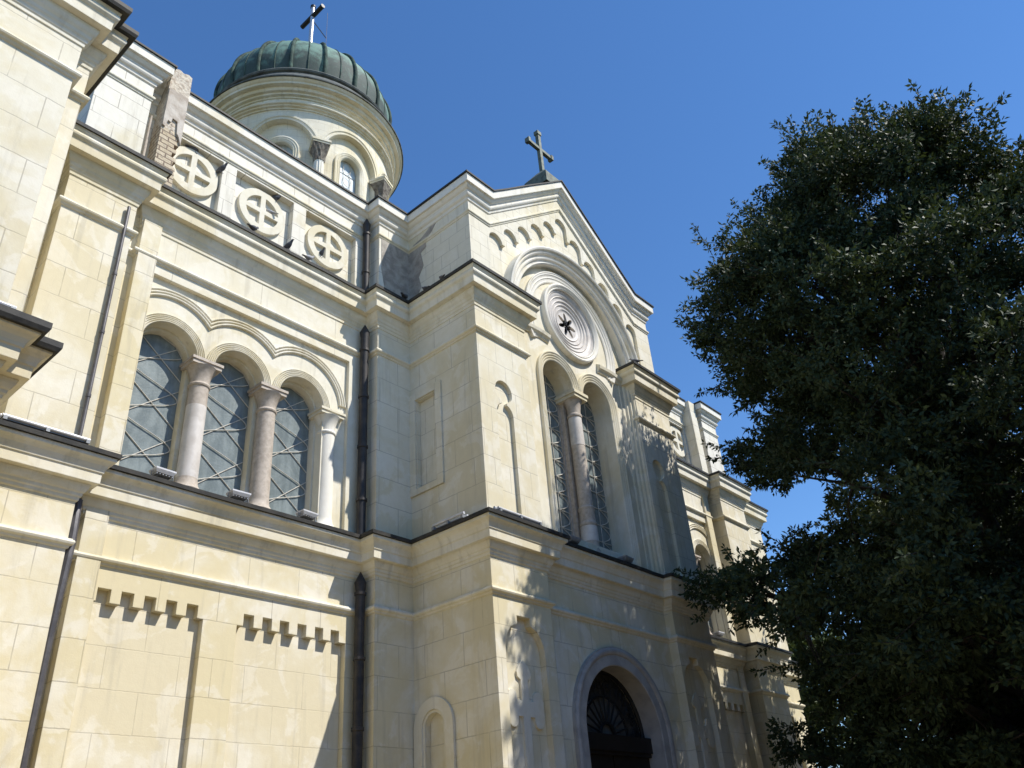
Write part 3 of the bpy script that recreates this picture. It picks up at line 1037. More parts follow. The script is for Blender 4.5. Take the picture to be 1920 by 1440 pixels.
ylathe(a, ROS[0], ROS[1], [(1.10, 11.62), (1.10, 11.40), (1.13, 11.375), (1.16, 11.40), (1.19, 11.36), (1.24, 11.34), (1.28, 11.36), (1.29, 11.40), (1.29, 11.52)])
P(a, 'rosette_frame', 'trimw', None, True)
a = MB()
ylathe(a, ROS[0], ROS[1], [(1.12, 11.60), (1.11, 11.45), (1.06, 11.44), (1.03, 11.47), (0.97, 11.48), (0.93, 11.51), (0.90, 11.485), (0.87, 11.52), (0.80, 11.53), (0.77, 11.505), (0.74, 11.54), (0.68, 11.55), (0.65, 11.525),
                           (0.62, 11.56), (0.54, 11.57), (0.52, 11.545), (0.49, 11.57), (0.43, 11.58)])
star = []
for i in range(64):
    t = 2 * PI * i / 64
    star.append((ROS[0] - 0.0 + (0.295 + 0.128 * math.cos(7 * t + 0.5)) * math.cos(t), ROS[1] + (0.295 + 0.128 * math.cos(7 * t + 0.5)) * math.sin(t)))
a.plate(arc(ROS[0], ROS[1], 0.435, 0, 2 * PI * 63 / 64, 63), [star], 11.58, 11.66)
P(a, 'rosette', 'marble', None, True, label='white marble rosette with a broken star opening')
a = MB()
for k in range(7):
    t = 2 * PI * (k + 0.3) / 7
    L = (0.40, 0.22, 0.40, 0.15, 0.38, 0.25, 0.40)[k]
    a.tube([(ROS[0] + 0.05 * math.cos(t), 11.62, ROS[1] + 0.05 * math.sin(t)), (ROS[0] + L * math.cos(t), 11.62, ROS[1] + L * math.sin(t))], 0.022, 6)
P(a, 'tracery_stub', 'iron')
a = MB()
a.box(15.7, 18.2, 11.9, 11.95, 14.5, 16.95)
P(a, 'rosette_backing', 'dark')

# ---- gable
sc_top = []
ks = list(range(-5, 6))
crown = {k: 19.70 - 0.508 * abs(k) for k in ks}
lo = [(XC - 0.652 * 5 - 0.27, 15.02)]
for k in ks:
    cxk = XC + 0.652 * k
    cz = crown[k] - 0.27
    if k > -5:
        lo.append((cxk - 0.27, min(crown[k], crown[k - 1]) - 0.25))
    lo += [(cxk + 0.27 * math.cos(t), cz + 0.27 * math.sin(t)) for t in np.linspace(PI, 0, 14)]
    if k < 5:
        lo.append((cxk + 0.27, min(crown[k], crown[k + 1]) - 0.25))
lo.append((XC + 0.652 * 5 + 0.27, 15.02))
a = MB()
a.plate([(GX0, 14.7), (lo[0][0], 14.7)] + lo[1:-1] + [(lo[-1][0], 14.7), (GX1, 14.7), (GX1, 18.35), (20.45, 18.35), (XC, 18.35 + GA), (13.45, 18.35), (GX0, 18.35)], [], GY, GY + 0.10)
P(a, 'gable', 'gable')
a = MB()
big = [(XC + 2.61 * math.cos(t), 14.9 + 2.61 * math.sin(t)) for t in np.linspace(0, PI, 60)]
a.plate([(13.2, 14.7), (13.2, 17.35), (XC, 20.3), (20.7, 17.35), (20.7, 14.7), (XC + 2.61, 14.7)] + big + [(XC - 2.61, 14.7)], [], GY + 0.10, GY + 0.20)
P(a, 'gable_panel', 'gable')
a = MB()
for q in (False, True):
    a.mx = q
    a.box(GX0, 13.15, GY + 0.10, 14.4, 14.7, 18.3)
    a.box(13.15, 14.3, GY + 0.21, 14.4, 14.7, 18.3)
a.mx = False
a.plate([(13.6, 14.75), (20.3, 14.75), (20.3, 18.2), (XC, 20.9), (13.6, 18.2)], [], 12.16, 14.4)
P(a, 'transept_wall', 'gable')
# bare patches where the render has fallen
a = MB()
a.plate([(11.62, 17.3), (12.0, 17.36), (12.62, 17.25), (12.62, 15.2), (12.2, 15.15), (11.95, 15.6), (11.75, 15.5), (11.62, 16.2)], [], 13.688, 13.70)
a.plate([(13.69, 17.2), (13.5, 17.45), (13.2, 17.5), (12.95, 17.62), (12.75, 17.78), (12.55, 17.72), (12.75, 17.5), (13.0, 17.38), (12.98, 17.1), (13.2, 17.0), (13.1, 16.5), (13.3, 16.2), (13.2, 15.8), (13.45, 15.5), (13.69, 15.3)], [], 12.618, 12.63, 'yz')
P(a, 'bare_patch', 'bareplaster')

# roofs behind the parapets and the inner core
a = MB()
a.loft([[(3.8, 14.5, 18.2), (30.1, 14.5, 18.2), (30.1, 38, 18.2), (3.8, 38, 18.2)], [(3.8, 24, 19.6), (30.1, 24, 19.6), (30.1, 28, 19.6), (3.8, 28, 19.6)]])
P(a, 'nave_roof', 'roof')
a = MB()
rp = [(12.7, 18.36), (13.45, 18.42), (XC, 18.42 + GA), (20.45, 18.42), (21.2, 18.36), (21.2, 18.0), (12.7, 18.0)]
a.plate(rp, [], 11.5, 24.0)
P(a, 'transept_roof', 'roof')
block('core_wall', 'low', [(3.7, 30.2, 14.62, 38, -0.55, 18.2)])
a = MB()
a.box(14.37, 19.53, 12.45, 14.6, -0.55, 14.7)
P(a, 'core_wall', 'dark')

# ---- downpipes
def pipe(mx, pts, r, mat, n=12, cone=True):
    a = MB(mx)
    rr = [r] * len(pts)
    if cone:
        top = pts[-1]
        pts = pts + [(top[0], top[1], top[2] + 0.18), (top[0], top[1], top[2] + 0.42)]
        rr = rr + [r * 1.25, r * 0.12]
    a.tube(pts, rr, n)
    o = P(a, 'downpipe', mat, None, True)
    zz = [p[2] for p in pts]
    z = min(zz) + 0.9
    while z < max(zz) - 0.5:
        b = MB(mx)
        b.lathe(pts[0][0], pts[0][1], [(r * 0.9, z), (r * 1.22, z + 0.01), (r * 1.22, z + 0.07), (r * 0.9, z + 0.08)], 14)
        P(b, 'pipe_clamp', mat, o)
        z += 1.35
    return o


for mx in (False, True):
    pipe(mx, [(11.22, 13.82, -0.5), (11.22, 13.82, 7.25)], 0.105, 'pipe')
    pipe(mx, [(11.20, 13.82, 8.4), (11.20, 13.82, 13.75)], 0.105, 'pipe')
    pipe(mx, [(11.32, 13.98, 15.1), (11.32, 13.98, 17.55)], 0.09, 'pipe')
pipe(False, [(4.86, 13.50, 8.55), (4.86, 13.50, 13.9)], 0.035, 'greypipe', 10, False)
a = MB()
a.tube([(5.14, 13.85, -0.5), (5.14, 13.78, 5.5), (5.12, 13.62, 6.9), (5.16, 13.80, 7.7)], 0.075, 10)
P(a, 'downpipe', 'greypipe', None, True)
a = MB()
a.tube([(5.08, 13.95, 15.1), (5.08, 13.95, 17.1)], 0.03, 8)
P(a, 'downpipe', 'pink', None, True)

# ---- drum and dome
DX, DY = 16.95, 26.15


def bend(R):
    def f(bm):
        for k in range(-72, 73):
            s = k * math.radians(2.5) * R * S
            geom = bm.verts[:] + bm.edges[:] + bm.faces[:]
            bmesh.ops.bisect_plane(bm, geom=geom, plane_co=(s, 0, 0), plane_no=(1, 0, 0), dist=1e-5)
        for v in bm.verts:
            an = v.co.x / (R * S)
            rr = R * S - v.co.y
            v.co = (DX * S + rr * math.sin(an), DY * S - rr * math.cos(an), v.co.z)
        bmesh.ops.remove_doubles(bm, verts=bm.verts, dist=1e-4)
    return f


RD = 4.28
L = 2 * PI * RD
a = MB()
hs = []
ho = []
for k in range(8):
    c = -L / 2 + L * (k + 0.5) / 8
    r = 1.43
    hs.append([(c - r, 26.02)] + [(c + r * math.cos(t), 30.08 + r * math.sin(t)) for t in np.linspace(PI, 0, 30)] + [(c + r, 26.02)])
a.plate(rect(-L / 2, L / 2, 25.9, 32.35), hs, 0.0, 0.26)
# rotate pattern so that a window faces the front: centres at odd multiples of 22.5 degrees are shifted afterwards


def bend_shift(R):
    f0 = bend(R)

    def f(bm):
        f0(bm)
        bmesh.ops.rotate(bm, verts=bm.verts, cent=(DX * S, DY * S, 0), matrix=Matrix.Rotation(math.radians(22.5 - 1.0), 3, 'Z'))
    return f


P(a, 'drum_arcade', 'drum', None, True, bend_shift(RD))
a = MB()
RI = 4.03
L2 = 2 * PI * RI
hs = []
for k in range(8):
    c = -L2 / 2 + L2 * (k + 0.5) / 8
    hs.append([(c - 0.56, 26.4)] + [(c + 0.56 * math.cos(t), 29.80 + 0.56 * math.sin(t)) for t in np.linspace(PI, 0, 20)] + [(c + 0.56, 26.4)])
a.plate(rect(-L2 / 2, L2 / 2, 25.9, 32.3), hs, 0.0, 0.4)
P(a, 'drum_wall', 'drum', None, True, bend_shift(RI))
# archivolts, window frames, panes
for k in range(8):
    an0 = -1.0 + 45 * k

    def place(bm, an=an0, R=RD):
        for v in bm.verts:
            t = v.co.x / (R * S) + math.radians(an)
            rr = R * S - v.co.y
            v.co = (DX * S + rr * math.sin(t), DY * S - rr * math.cos(t), v.co.z)
    a = MB()
    a.archsweep(0, 30.08, [(1.43, 0.05), (1.43, -0.04), (1.48, -0.05), (1.50, -0.02), (1.58, -0.02), (1.61, -0.06), (1.70, -0.06), (1.72, 0.03)], 0, PI, 40)
    P(a, 'drum_arch', 'trim', None, True, place)
    a = MB()
    a.archsweep(0, 29.80, [(0.55, 0.40), (0.55, 0.22), (0.60, 0.17), (0.64, 0.19), (0.70, 0.15), (0.74, 0.17), (0.80, 0.14), (0.86, 0.15), (0.87, 0.26)], 0, PI, 30, leg=26.4)
    P(a, 'window_surround', 'trim', None, True, place)
    a = MB()
    a.plate([(-0.56, 26.4)] + [(0.57 * math.cos(t), 29.8 + 0.57 * math.sin(t)) for t in np.linspace(PI, 0, 20)] + [(0.56, 26.4)], [], 0.47, 0.49)
    wn = P(a, 'window', 'glassd', None, False, place)
    a = MB()
    for sx in (-0.2, 0.2):
        a.tube([(sx, 0.455, 26.5), (sx, 0.455, 30.3)], 0.012, 5)
    for z in (27.2, 28.0, 28.8, 29.6):
        a.tube([(-0.55, 0.455, z), (0.55, 0.455, z)], 0.012, 5)
    for z in (27.6, 28.4, 29.2, 30.0):
        a.tube([(0.24 * math.cos(t), 0.445, z + 0.3 * math.sin(t)) for t in np.linspace(0, 2 * PI, 20)], 0.012, 5)
    P(a, 'lattice', 'came', wn, False, place)
    # column between the arches
    a = MB()
    R2 = 4.48
    t = math.radians(an0 + 22.5)
    cx2, cy2 = DX + R2 * math.sin(t), DY - R2 * math.cos(t)
    rings = []
    for z in np.linspace(26.0, 29.0, 4):
        rings.append([(cx2 + (0.22 - 0.025 * (q % 2)) * math.cos(2 * PI * q / 24), cy2 + (0.22 - 0.025 * (q % 2)) * math.sin(2 * PI * q / 24), z) for q in range(24)])
    a.loft(rings)
    cl = P(a, 'drum_column', 'trimw', None, True)
    a = MB()
    n = 40
    rings = []
    for i, z in enumerate(np.linspace(28.95, 29.80, 11)):
        f = i / 10.0
        ring = []
        for q in range(n):
            th = 2 * PI * q / n
            sqr = 1.0 / max(abs(math.cos(th)), abs(math.sin(th)))
            rr = (0.235 + 0.13 * f ** 1.6) * (1 + (sqr - 1) * f)
            rr *= 1 + 0.10 * (1 - f) * math.cos(8 * th) * math.sin(PI * min(1, f * 1.3)) + 0.05 * math.sin(13 * th + 9 * f)
            lx, ly = rr * math.cos(th), rr * math.sin(th)
            ring.append((cx2 + lx * math.cos(t) - ly * math.sin(t), cy2 + lx * math.sin(t) + ly * math.cos(t), z))
        rings.append(ring)
    a.loft(rings)
    P(a, 'capital', 'capital', cl, True)
    a = MB()
    for hw, z0, z1 in ((0.375, 29.80, 29.90), (0.41, 29.90, 30.02)):
        q = [(-hw, -hw), (hw, -hw), (hw, hw), (-hw, hw)]
        q = [(cx2 + x * math.cos(t) - y * math.sin(t), cy2 + x * math.sin(t) + y * math.cos(t)) for x, y in q]
        a.plate(q, [], z0, z1, 'xy')
    P(a, 'abacus', 'trim', cl)
a = MB()
a.lathe(DX, DY, [(4.2, 25.9), (4.2, 32.0)], 64)
a = MB()
a.lathe(DX, DY, [(4.2, 32.14), (4.34, 32.14), (4.35, 32.22), (4.45, 32.235), (4.46, 32.30), (4.54, 32.315), (4.56, 32.36), (4.54, 32.41), (4.33, 32.47), (4.30, 32.84), (4.36, 32.845), (4.37, 32.93), (4.49, 32.945), (4.50, 33.05),
                 (4.62, 33.065), (4.66, 33.14), (4.67, 33.22), (4.86, 33.235), (4.87, 33.36), (4.91, 33.38), (4.96, 33.44), (4.99, 33.50), (4.2, 33.50)], 128)
P(a, 'drum_cornice', 'trim', None, True)
a = MB()
a.lathe(DX, DY, [(4.2, 33.503), (5.05, 33.503), (5.06, 33.56), (4.62, 34.20), (4.50, 34.42), (4.60, 34.46), (4.64, 34.54), (4.60, 34.62), (4.42, 34.66), (4.2, 34.66)], 128)
P(a, 'drum_flashing', 'leadpale', None, True)
a = MB()
pr = []
for i in range(25):
    t = PI / 2 * i / 24
    pr.append((4.45 * math.cos(t), 35.5 + 4.05 * math.sin(t)))
a.lathe(DX, DY, [(4.36, 34.6)] + pr, 144)
dome = P(a, 'dome', 'copper', None, True, label='domed green copper roof with standing ribs')


def meridian(an, dr, z0=34.62):
    pts = [(DX + (4.37 + dr) * math.sin(an), DY - (4.37 + dr) * math.cos(an), z0)]
    for i in range(22):
        t = PI / 2 * i / 22
        r = 4.45 * math.cos(t) + dr
        pts.append((DX + r * math.sin(an), DY - r * math.cos(an), 35.5 + (4.05 + dr) * math.sin(t)))
    return pts


for k in range(18):
    an = math.radians(-3.3 + 20 * k)
    a = MB()
    a.tube(meridian(an, 0.045), 0.09, 10)
    P(a, 'rib', 'copperdark', dome, True)
    a = MB()
    an2 = an + math.radians(10)
    a.tube(meridian(an2, 0.0), 0.035, 6)
    P(a, 'seam', 'copperdark', dome, True)
# dome cross, arms run front to back
a = MB()
a.tube([(DX, DY, 39.3), (DX, DY, 45.75)], 0.115, 12)
a.lathe(DX, DY, [(0.0, 39.3), (0.5, 39.4), (0.3, 39.8), (0.15, 40.0), (0.115, 40.1)], 20)
dc = P(a, 'dome_cross', 'steel', None, True)
a = MB()
a.tube([(DX, DY - 0.98, 44.85), (DX, DY + 0.98, 44.85)], 0.13, 12)
a.lathe(DX, DY, [(0.0, 45.78), (0.15, 45.78), (0.15, 45.62), (0.0, 45.62)], 16)
P(a, 'cross_arm', 'iron', dc, True)
a = MB()
a.tube([(DX + 0.1, DY, 44.5), (DX + 1.0, DY, 43.9)], 0.028, 6)
a.tube([(DX + 1.0, DY, 46.2), (DX + 1.02, DY, 43.9), (DX + 1.02, DY, 40.0)], 0.012, 5)
P(a, 'lightning_rod', 'greypipe', dc)
# gable cross
a = MB()
gy = 11.75
b0 = 0.46
a.loft([[(XC - b0, gy - b0, 21.15), (XC + b0, gy - b0, 21.15), (XC + b0, gy + b0, 21.15), (XC - b0, gy + b0, 21.15)], [(XC - b0, gy - b0, 21.58), (XC + b0, gy - b0, 21.58), (XC + b0, gy + b0, 21.58), (XC - b0, gy + b0, 21.58)],
        [(XC - 0.15, gy - 0.15, 22.02), (XC + 0.15, gy - 0.15, 22.02), (XC + 0.15, gy + 0.15, 22.02), (XC - 0.15, gy + 0.15, 22.02)]])
gc = P(a, 'cross_base', 'bronze')
a = MB()
a.box(XC - 0.065, XC + 0.065, gy - 0.065, gy + 0.065, 21.95, 23.95)
a.box(XC - 0.10, XC + 0.10, gy - 0.09, gy + 0.09, 23.86, 24.02)
a.box(XC - 0.57, XC - 0.065, gy - 0.06, gy + 0.06, 23.12, 23.24)
a.box(XC + 0.065, XC + 0.57, gy - 0.06, gy + 0.06, 23.12, 23.24)
a.box(XC - 0.66, XC - 0.55, gy - 0.09, gy + 0.09, 23.08, 23.28)
a.box(XC + 0.55, XC + 0.66, gy - 0.09, gy + 0.09, 23.08, 23.28)
P(a, 'gable_cross', 'bronze', gc)

#@@REST
# ------------------------------------------------------------------ lamps on the ledges
def floodlight(x, y, z, rz, label, mat='whitemetal'):
    r = empty('floodlight', (x, y, z), label, 'floodlight', 'floodlights standing on the ledges')
    ca, sa = math.cos(rz), math.sin(rz)

    def xf(mb):
        mb.v = [(x + px * ca - py * sa, y + px * sa + py * ca, z + pz_) for px, py, pz_ in mb.v]
        return mb
    a = MB()
    a.loft([[(-0.17, -0.10, 0.07), (0.17, -0.10, 0.07), (0.17, 0.10, 0.07), (-0.17, 0.10, 0.07)], [(-0.20, -0.13, 0.13), (0.20, -0.13, 0.13), (0.20, 0.13, 0.13), (-0.20, 0.13, 0.13)],
            [(-0.20, -0.13, 0.16), (0.20, -0.13, 0.16), (0.20, 0.13, 0.16), (-0.20, 0.13, 0.16)]])
    for k in range(6):
        xx = -0.15 + 0.06 * k
        a.box(xx - 0.008, xx + 0.008, -0.09, 0.09, 0.045, 0.075)
    xf(a).obj('housing', MAT[mat], r)
    a = MB()
    a.box(-0.175, 0.175, -0.105, 0.105, 0.162, 0.168)
    xf(a).obj('lens', MAT['glass'], r)
    a = MB()
    a.tube([(-0.215, 0, 0.12), (-0.215, 0, 0.0), (0.215, 0, 0.0), (0.215, 0, 0.12)], 0.014, 6)
    xf(a).obj('bracket', MAT['greymetal'], r)
    return r


floodlight(6.50, 13.74, 8.46, 0.05, 'white floodlight on the ledge under the left arched window of the bay nearest the camera')
floodlight(8.08, 13.74, 8.46, -0.04, 'white floodlight on the ledge between the two marble columns')
floodlight(9.70, 13.74, 8.46, 0.08, 'white floodlight on the ledge left of the column beside the thick downpipe')
floodlight(15.45, 11.20, 8.46, 0.0, 'dark grey floodlight on the ledge below the left half of the tall twin window', 'greymetal')
floodlight(17.70, 11.22, 8.46, 0.1, 'dark grey floodlight on the ledge below the right half of the tall twin window', 'greymetal')
floodlight(26.85, 13.74, 8.46, 0.0, 'white floodlight on the ledge in front of the far bay behind the tree')


def light_bar(p0, p1, label):
    p0, p1 = Vector(p0), Vector(p1)
    r = empty('light_bar', tuple((p0 + p1) / 2), label, 'light bar', 'double tube light bars lying on the ledges')
    d = (p1 - p0).normalized()
    s = Vector((0, 0, 1)).cross(d).normalized()
    for k in (-1, 1):
        a = MB()
        q = s * (0.055 * k) + Vector((0, 0, 0.10 + 0.02 * k))
        a.tube([p0 + q, p1 + q], 0.032, 10)
        a.obj('tube', MAT['whitemetal'], r, True)
    a = MB()
    for p in (p0.lerp(p1, 0.03), p0.lerp(p1, 0.5), p0.lerp(p1, 0.97)):
        c = [p + s * u + d * w_ for u, w_ in ((-0.11, -0.03), (0.11, -0.03), (0.11, 0.03), (-0.11, 0.03))]
        a.loft([[(v.x, v.y, v.z) for v in c], [(v.x, v.y, v.z + 0.07) for v in c]])
    a.add([tuple(p0 + s * u + Vector((0, 0, h))) for u, h in ((-0.05, 0.03), (0.05, 0.03), (0.05, 0.05), (-0.05, 0.05))] + [tuple(p1 + s * u + Vector((0, 0, h))) for u, h in ((-0.05, 0.03), (0.05, 0.03), (0.05, 0.05), (-0.05, 0.05))],
          [(0, 1, 2, 3), (4, 5, 6, 7), (0, 1, 5, 4), (1, 2, 6, 5), (2, 3, 7, 6), (3, 0, 4, 7)])
    a.obj('holder', MAT['greymetal'], r)
    return r


light_bar((3.55, 13.24, 8.42), (4.92, 13.24, 8.42), 'white double tube light bar on the left ledge beside the thin downpipe')
light_bar((1.2, 10.36, 8.42), (2.60, 10.36, 8.42), 'white double tube light bar cut off by the left edge on the nearest dark ledge')
light_bar((12.45, 10.90, 8.42), (13.85, 10.90, 8.42), 'white double tube light bar on the front ledge at the transept corner')
light_bar((12.20, 11.55, 8.42), (12.20, 12.5, 8.42), 'double tube light bar on the shaded side ledge of the transept')


# ------------------------------------------------------------------ pigeons
def pigeon(x, y, z, rz, label, mat='pigeon', sc_=1.0):
    sc_ *= 0.82
    a = MB()
    # spine from tail to beak with elliptical sections
    st = [(-0.27, 0.075, 0.004, 0.004), (-0.26, 0.075, 0.030, 0.008), (-0.17, 0.095, 0.034, 0.014), (-0.10, 0.115, 0.052, 0.045), (-0.03, 0.135, 0.072, 0.070), (0.04, 0.155, 0.074, 0.076), (0.10, 0.19, 0.056, 0.062),
          (0.13, 0.23, 0.038, 0.044), (0.145, 0.265, 0.036, 0.040), (0.17, 0.285, 0.028, 0.030), (0.19, 0.285, 0.012, 0.012), (0.22, 0.278, 0.005, 0.005)]
    rings = []
    ca, sa = math.cos(rz), math.sin(rz)
    for u, h, wd, ht in st:
        ring = []
        for k in range(12):
            t = 2 * PI * k / 12
            px, py, pz_ = u * sc_, wd * math.cos(t) * sc_, (h + ht * math.sin(t)) * sc_
            ring.append((x + px * ca - py * sa, y + px * sa + py * ca, z + pz_))
        rings.append(ring)
    a.loft(rings)
    for s in (-1, 1):
        pts = [(0.02, 0.03 * s, 0.09), (0.02, 0.03 * s, 0.005), (0.06, 0.035 * s, 0.002)]
        a.tube([(x + (u * ca - v * sa) * sc_, y + (u * sa + v * ca) * sc_, z + h * sc_) for u, v, h in pts], 0.008, 5)
    o = a.obj('pigeon', MAT[mat], None, True)
    tag(o, label, 'pigeon', 'pigeons perched on the church ledges')
    return o


pigeon(6.30, 14.24, 17.05, 0.1, 'dark pigeon on top of the cross roundel nearest the brick pier', sc_=1.15)
pigeon(6.98, 14.16, 16.82, -1.2, 'dark pigeon clinging high at the right side of the nearest panel on the parapet', sc_=1.1)
pigeon(8.56, 14.24, 16.98, -0.6, 'dark pigeon on the upper right rim of the middle cross roundel', sc_=1.15)
pigeon(8.47, 14.25, 16.47, 2.4, 'pale pigeon in the upper right opening of the middle cross roundel', 'pigeonpale', 0.9)
pigeon(7.73, 13.68, 15.10, 0.4, 'dark pigeon on the ledge just under the middle cross roundel', sc_=1.1)
pigeon(8.67, 13.68, 15.10, -1.3, 'dark pigeon on the ledge between the middle and right cross roundels', sc_=1.1)
pigeon(9.30, 13.68, 15.10, 0.2, 'pale pigeon on the ledge left of the right cross roundel', 'pigeonpale', 1.1)
pigeon(10.02, 14.24, 15.98, -1.5, 'dark pigeon sitting inside the lower left opening of the right cross roundel')
pigeon(12.08, 13.28, 15.10, 0.5, 'black pigeon on the ledge in the shaded inner corner beside the transept', sc_=1.25)
pigeon(12.20, 12.62, 15.10, 1.4, 'small dark pigeon on the shaded side ledge nearer the inner corner', sc_=0.9)
pigeon(12.20, 12.0, 15.10, 1.2, 'small dark pigeon on the shaded side ledge nearer the transept front', sc_=0.9)
pigeon(19.46, 10.92, 15.10, 1.8, 'dark pigeon on the pier cornice at the right foot of the great arch', sc_=1.1)
pigeon(14.62, 11.02, 15.10, 2.4, 'dark pigeon on the pier cornice left of the rosette', sc_=1.0)


# ------------------------------------------------------------------ trees
def leaf_mesh(name, P_, D_, length, width, mat, parent, crown_c):
    n = len(P_)
    D_ = D_ / np.linalg.norm(D_, axis=1, keepdims=True)
    rv = rng.normal(size=(n, 3))
    rv[:, 2] *= 0.6
    U = np.cross(D_, rv)
    U /= np.linalg.norm(U, axis=1, keepdims=True) + 1e-9
    Nn = np.cross(U, D_)
    ln = (length * rng.uniform(0.65, 1.25, n))[:, None]
    wd = (width * rng.uniform(0.7, 1.2, n))[:, None]
    v0 = P_
    v1 = P_ + D_ * ln * 0.45 + U * wd * 0.5 + Nn * ln * 0.06
    v2 = P_ + D_ * ln - Nn * ln * 0.10
    v3 = P_ + D_ * ln * 0.45 - U * wd * 0.5 + Nn * ln * 0.06
    V = np.stack([v0, v1, v2, v3], 1).reshape(-1, 3)
    V = V * S
    V[:, 2] += G * S
    me = bpy.data.meshes.new(name)
    me.vertices.add(4 * n)
    me.vertices.foreach_set('co', V.astype(np.float32).ravel())
    me.loops.add(4 * n)
    me.polygons.add(n)
    me.loops.foreach_set('vertex_index', np.arange(4 * n, dtype=np.int32))
    me.polygons.foreach_set('loop_start', np.arange(0, 4 * n, 4, dtype=np.int32))
    me.polygons.foreach_set('loop_total', np.full(n, 4, dtype=np.int32))
    me.update(calc_edges=True)
    me.validate()
    me.materials.append(mat)
    o = bpy.data.objects.new(name, me)
    col.objects.link(o)
    if parent is not None:
        o.parent = parent
        o.location = -parent.location
    return o


def rosettes(tips, dirs, m, spread):
    # m leaves around every tip
    n = len(tips)
    P_ = np.repeat(tips, m, 0)
    D_ = np.repeat(dirs, m, 0)
    rv = rng.normal(size=(n * m, 3))
    rv /= np.linalg.norm(rv, axis=1, keepdims=True)
    D2 = D_ * 0.55 + rv * spread
    D2[:, 2] -= 0.15
    P_ = P_ - D_ * rng.uniform(0, 0.16, (n * m, 1)) + rv * 0.03
    return P_, D2


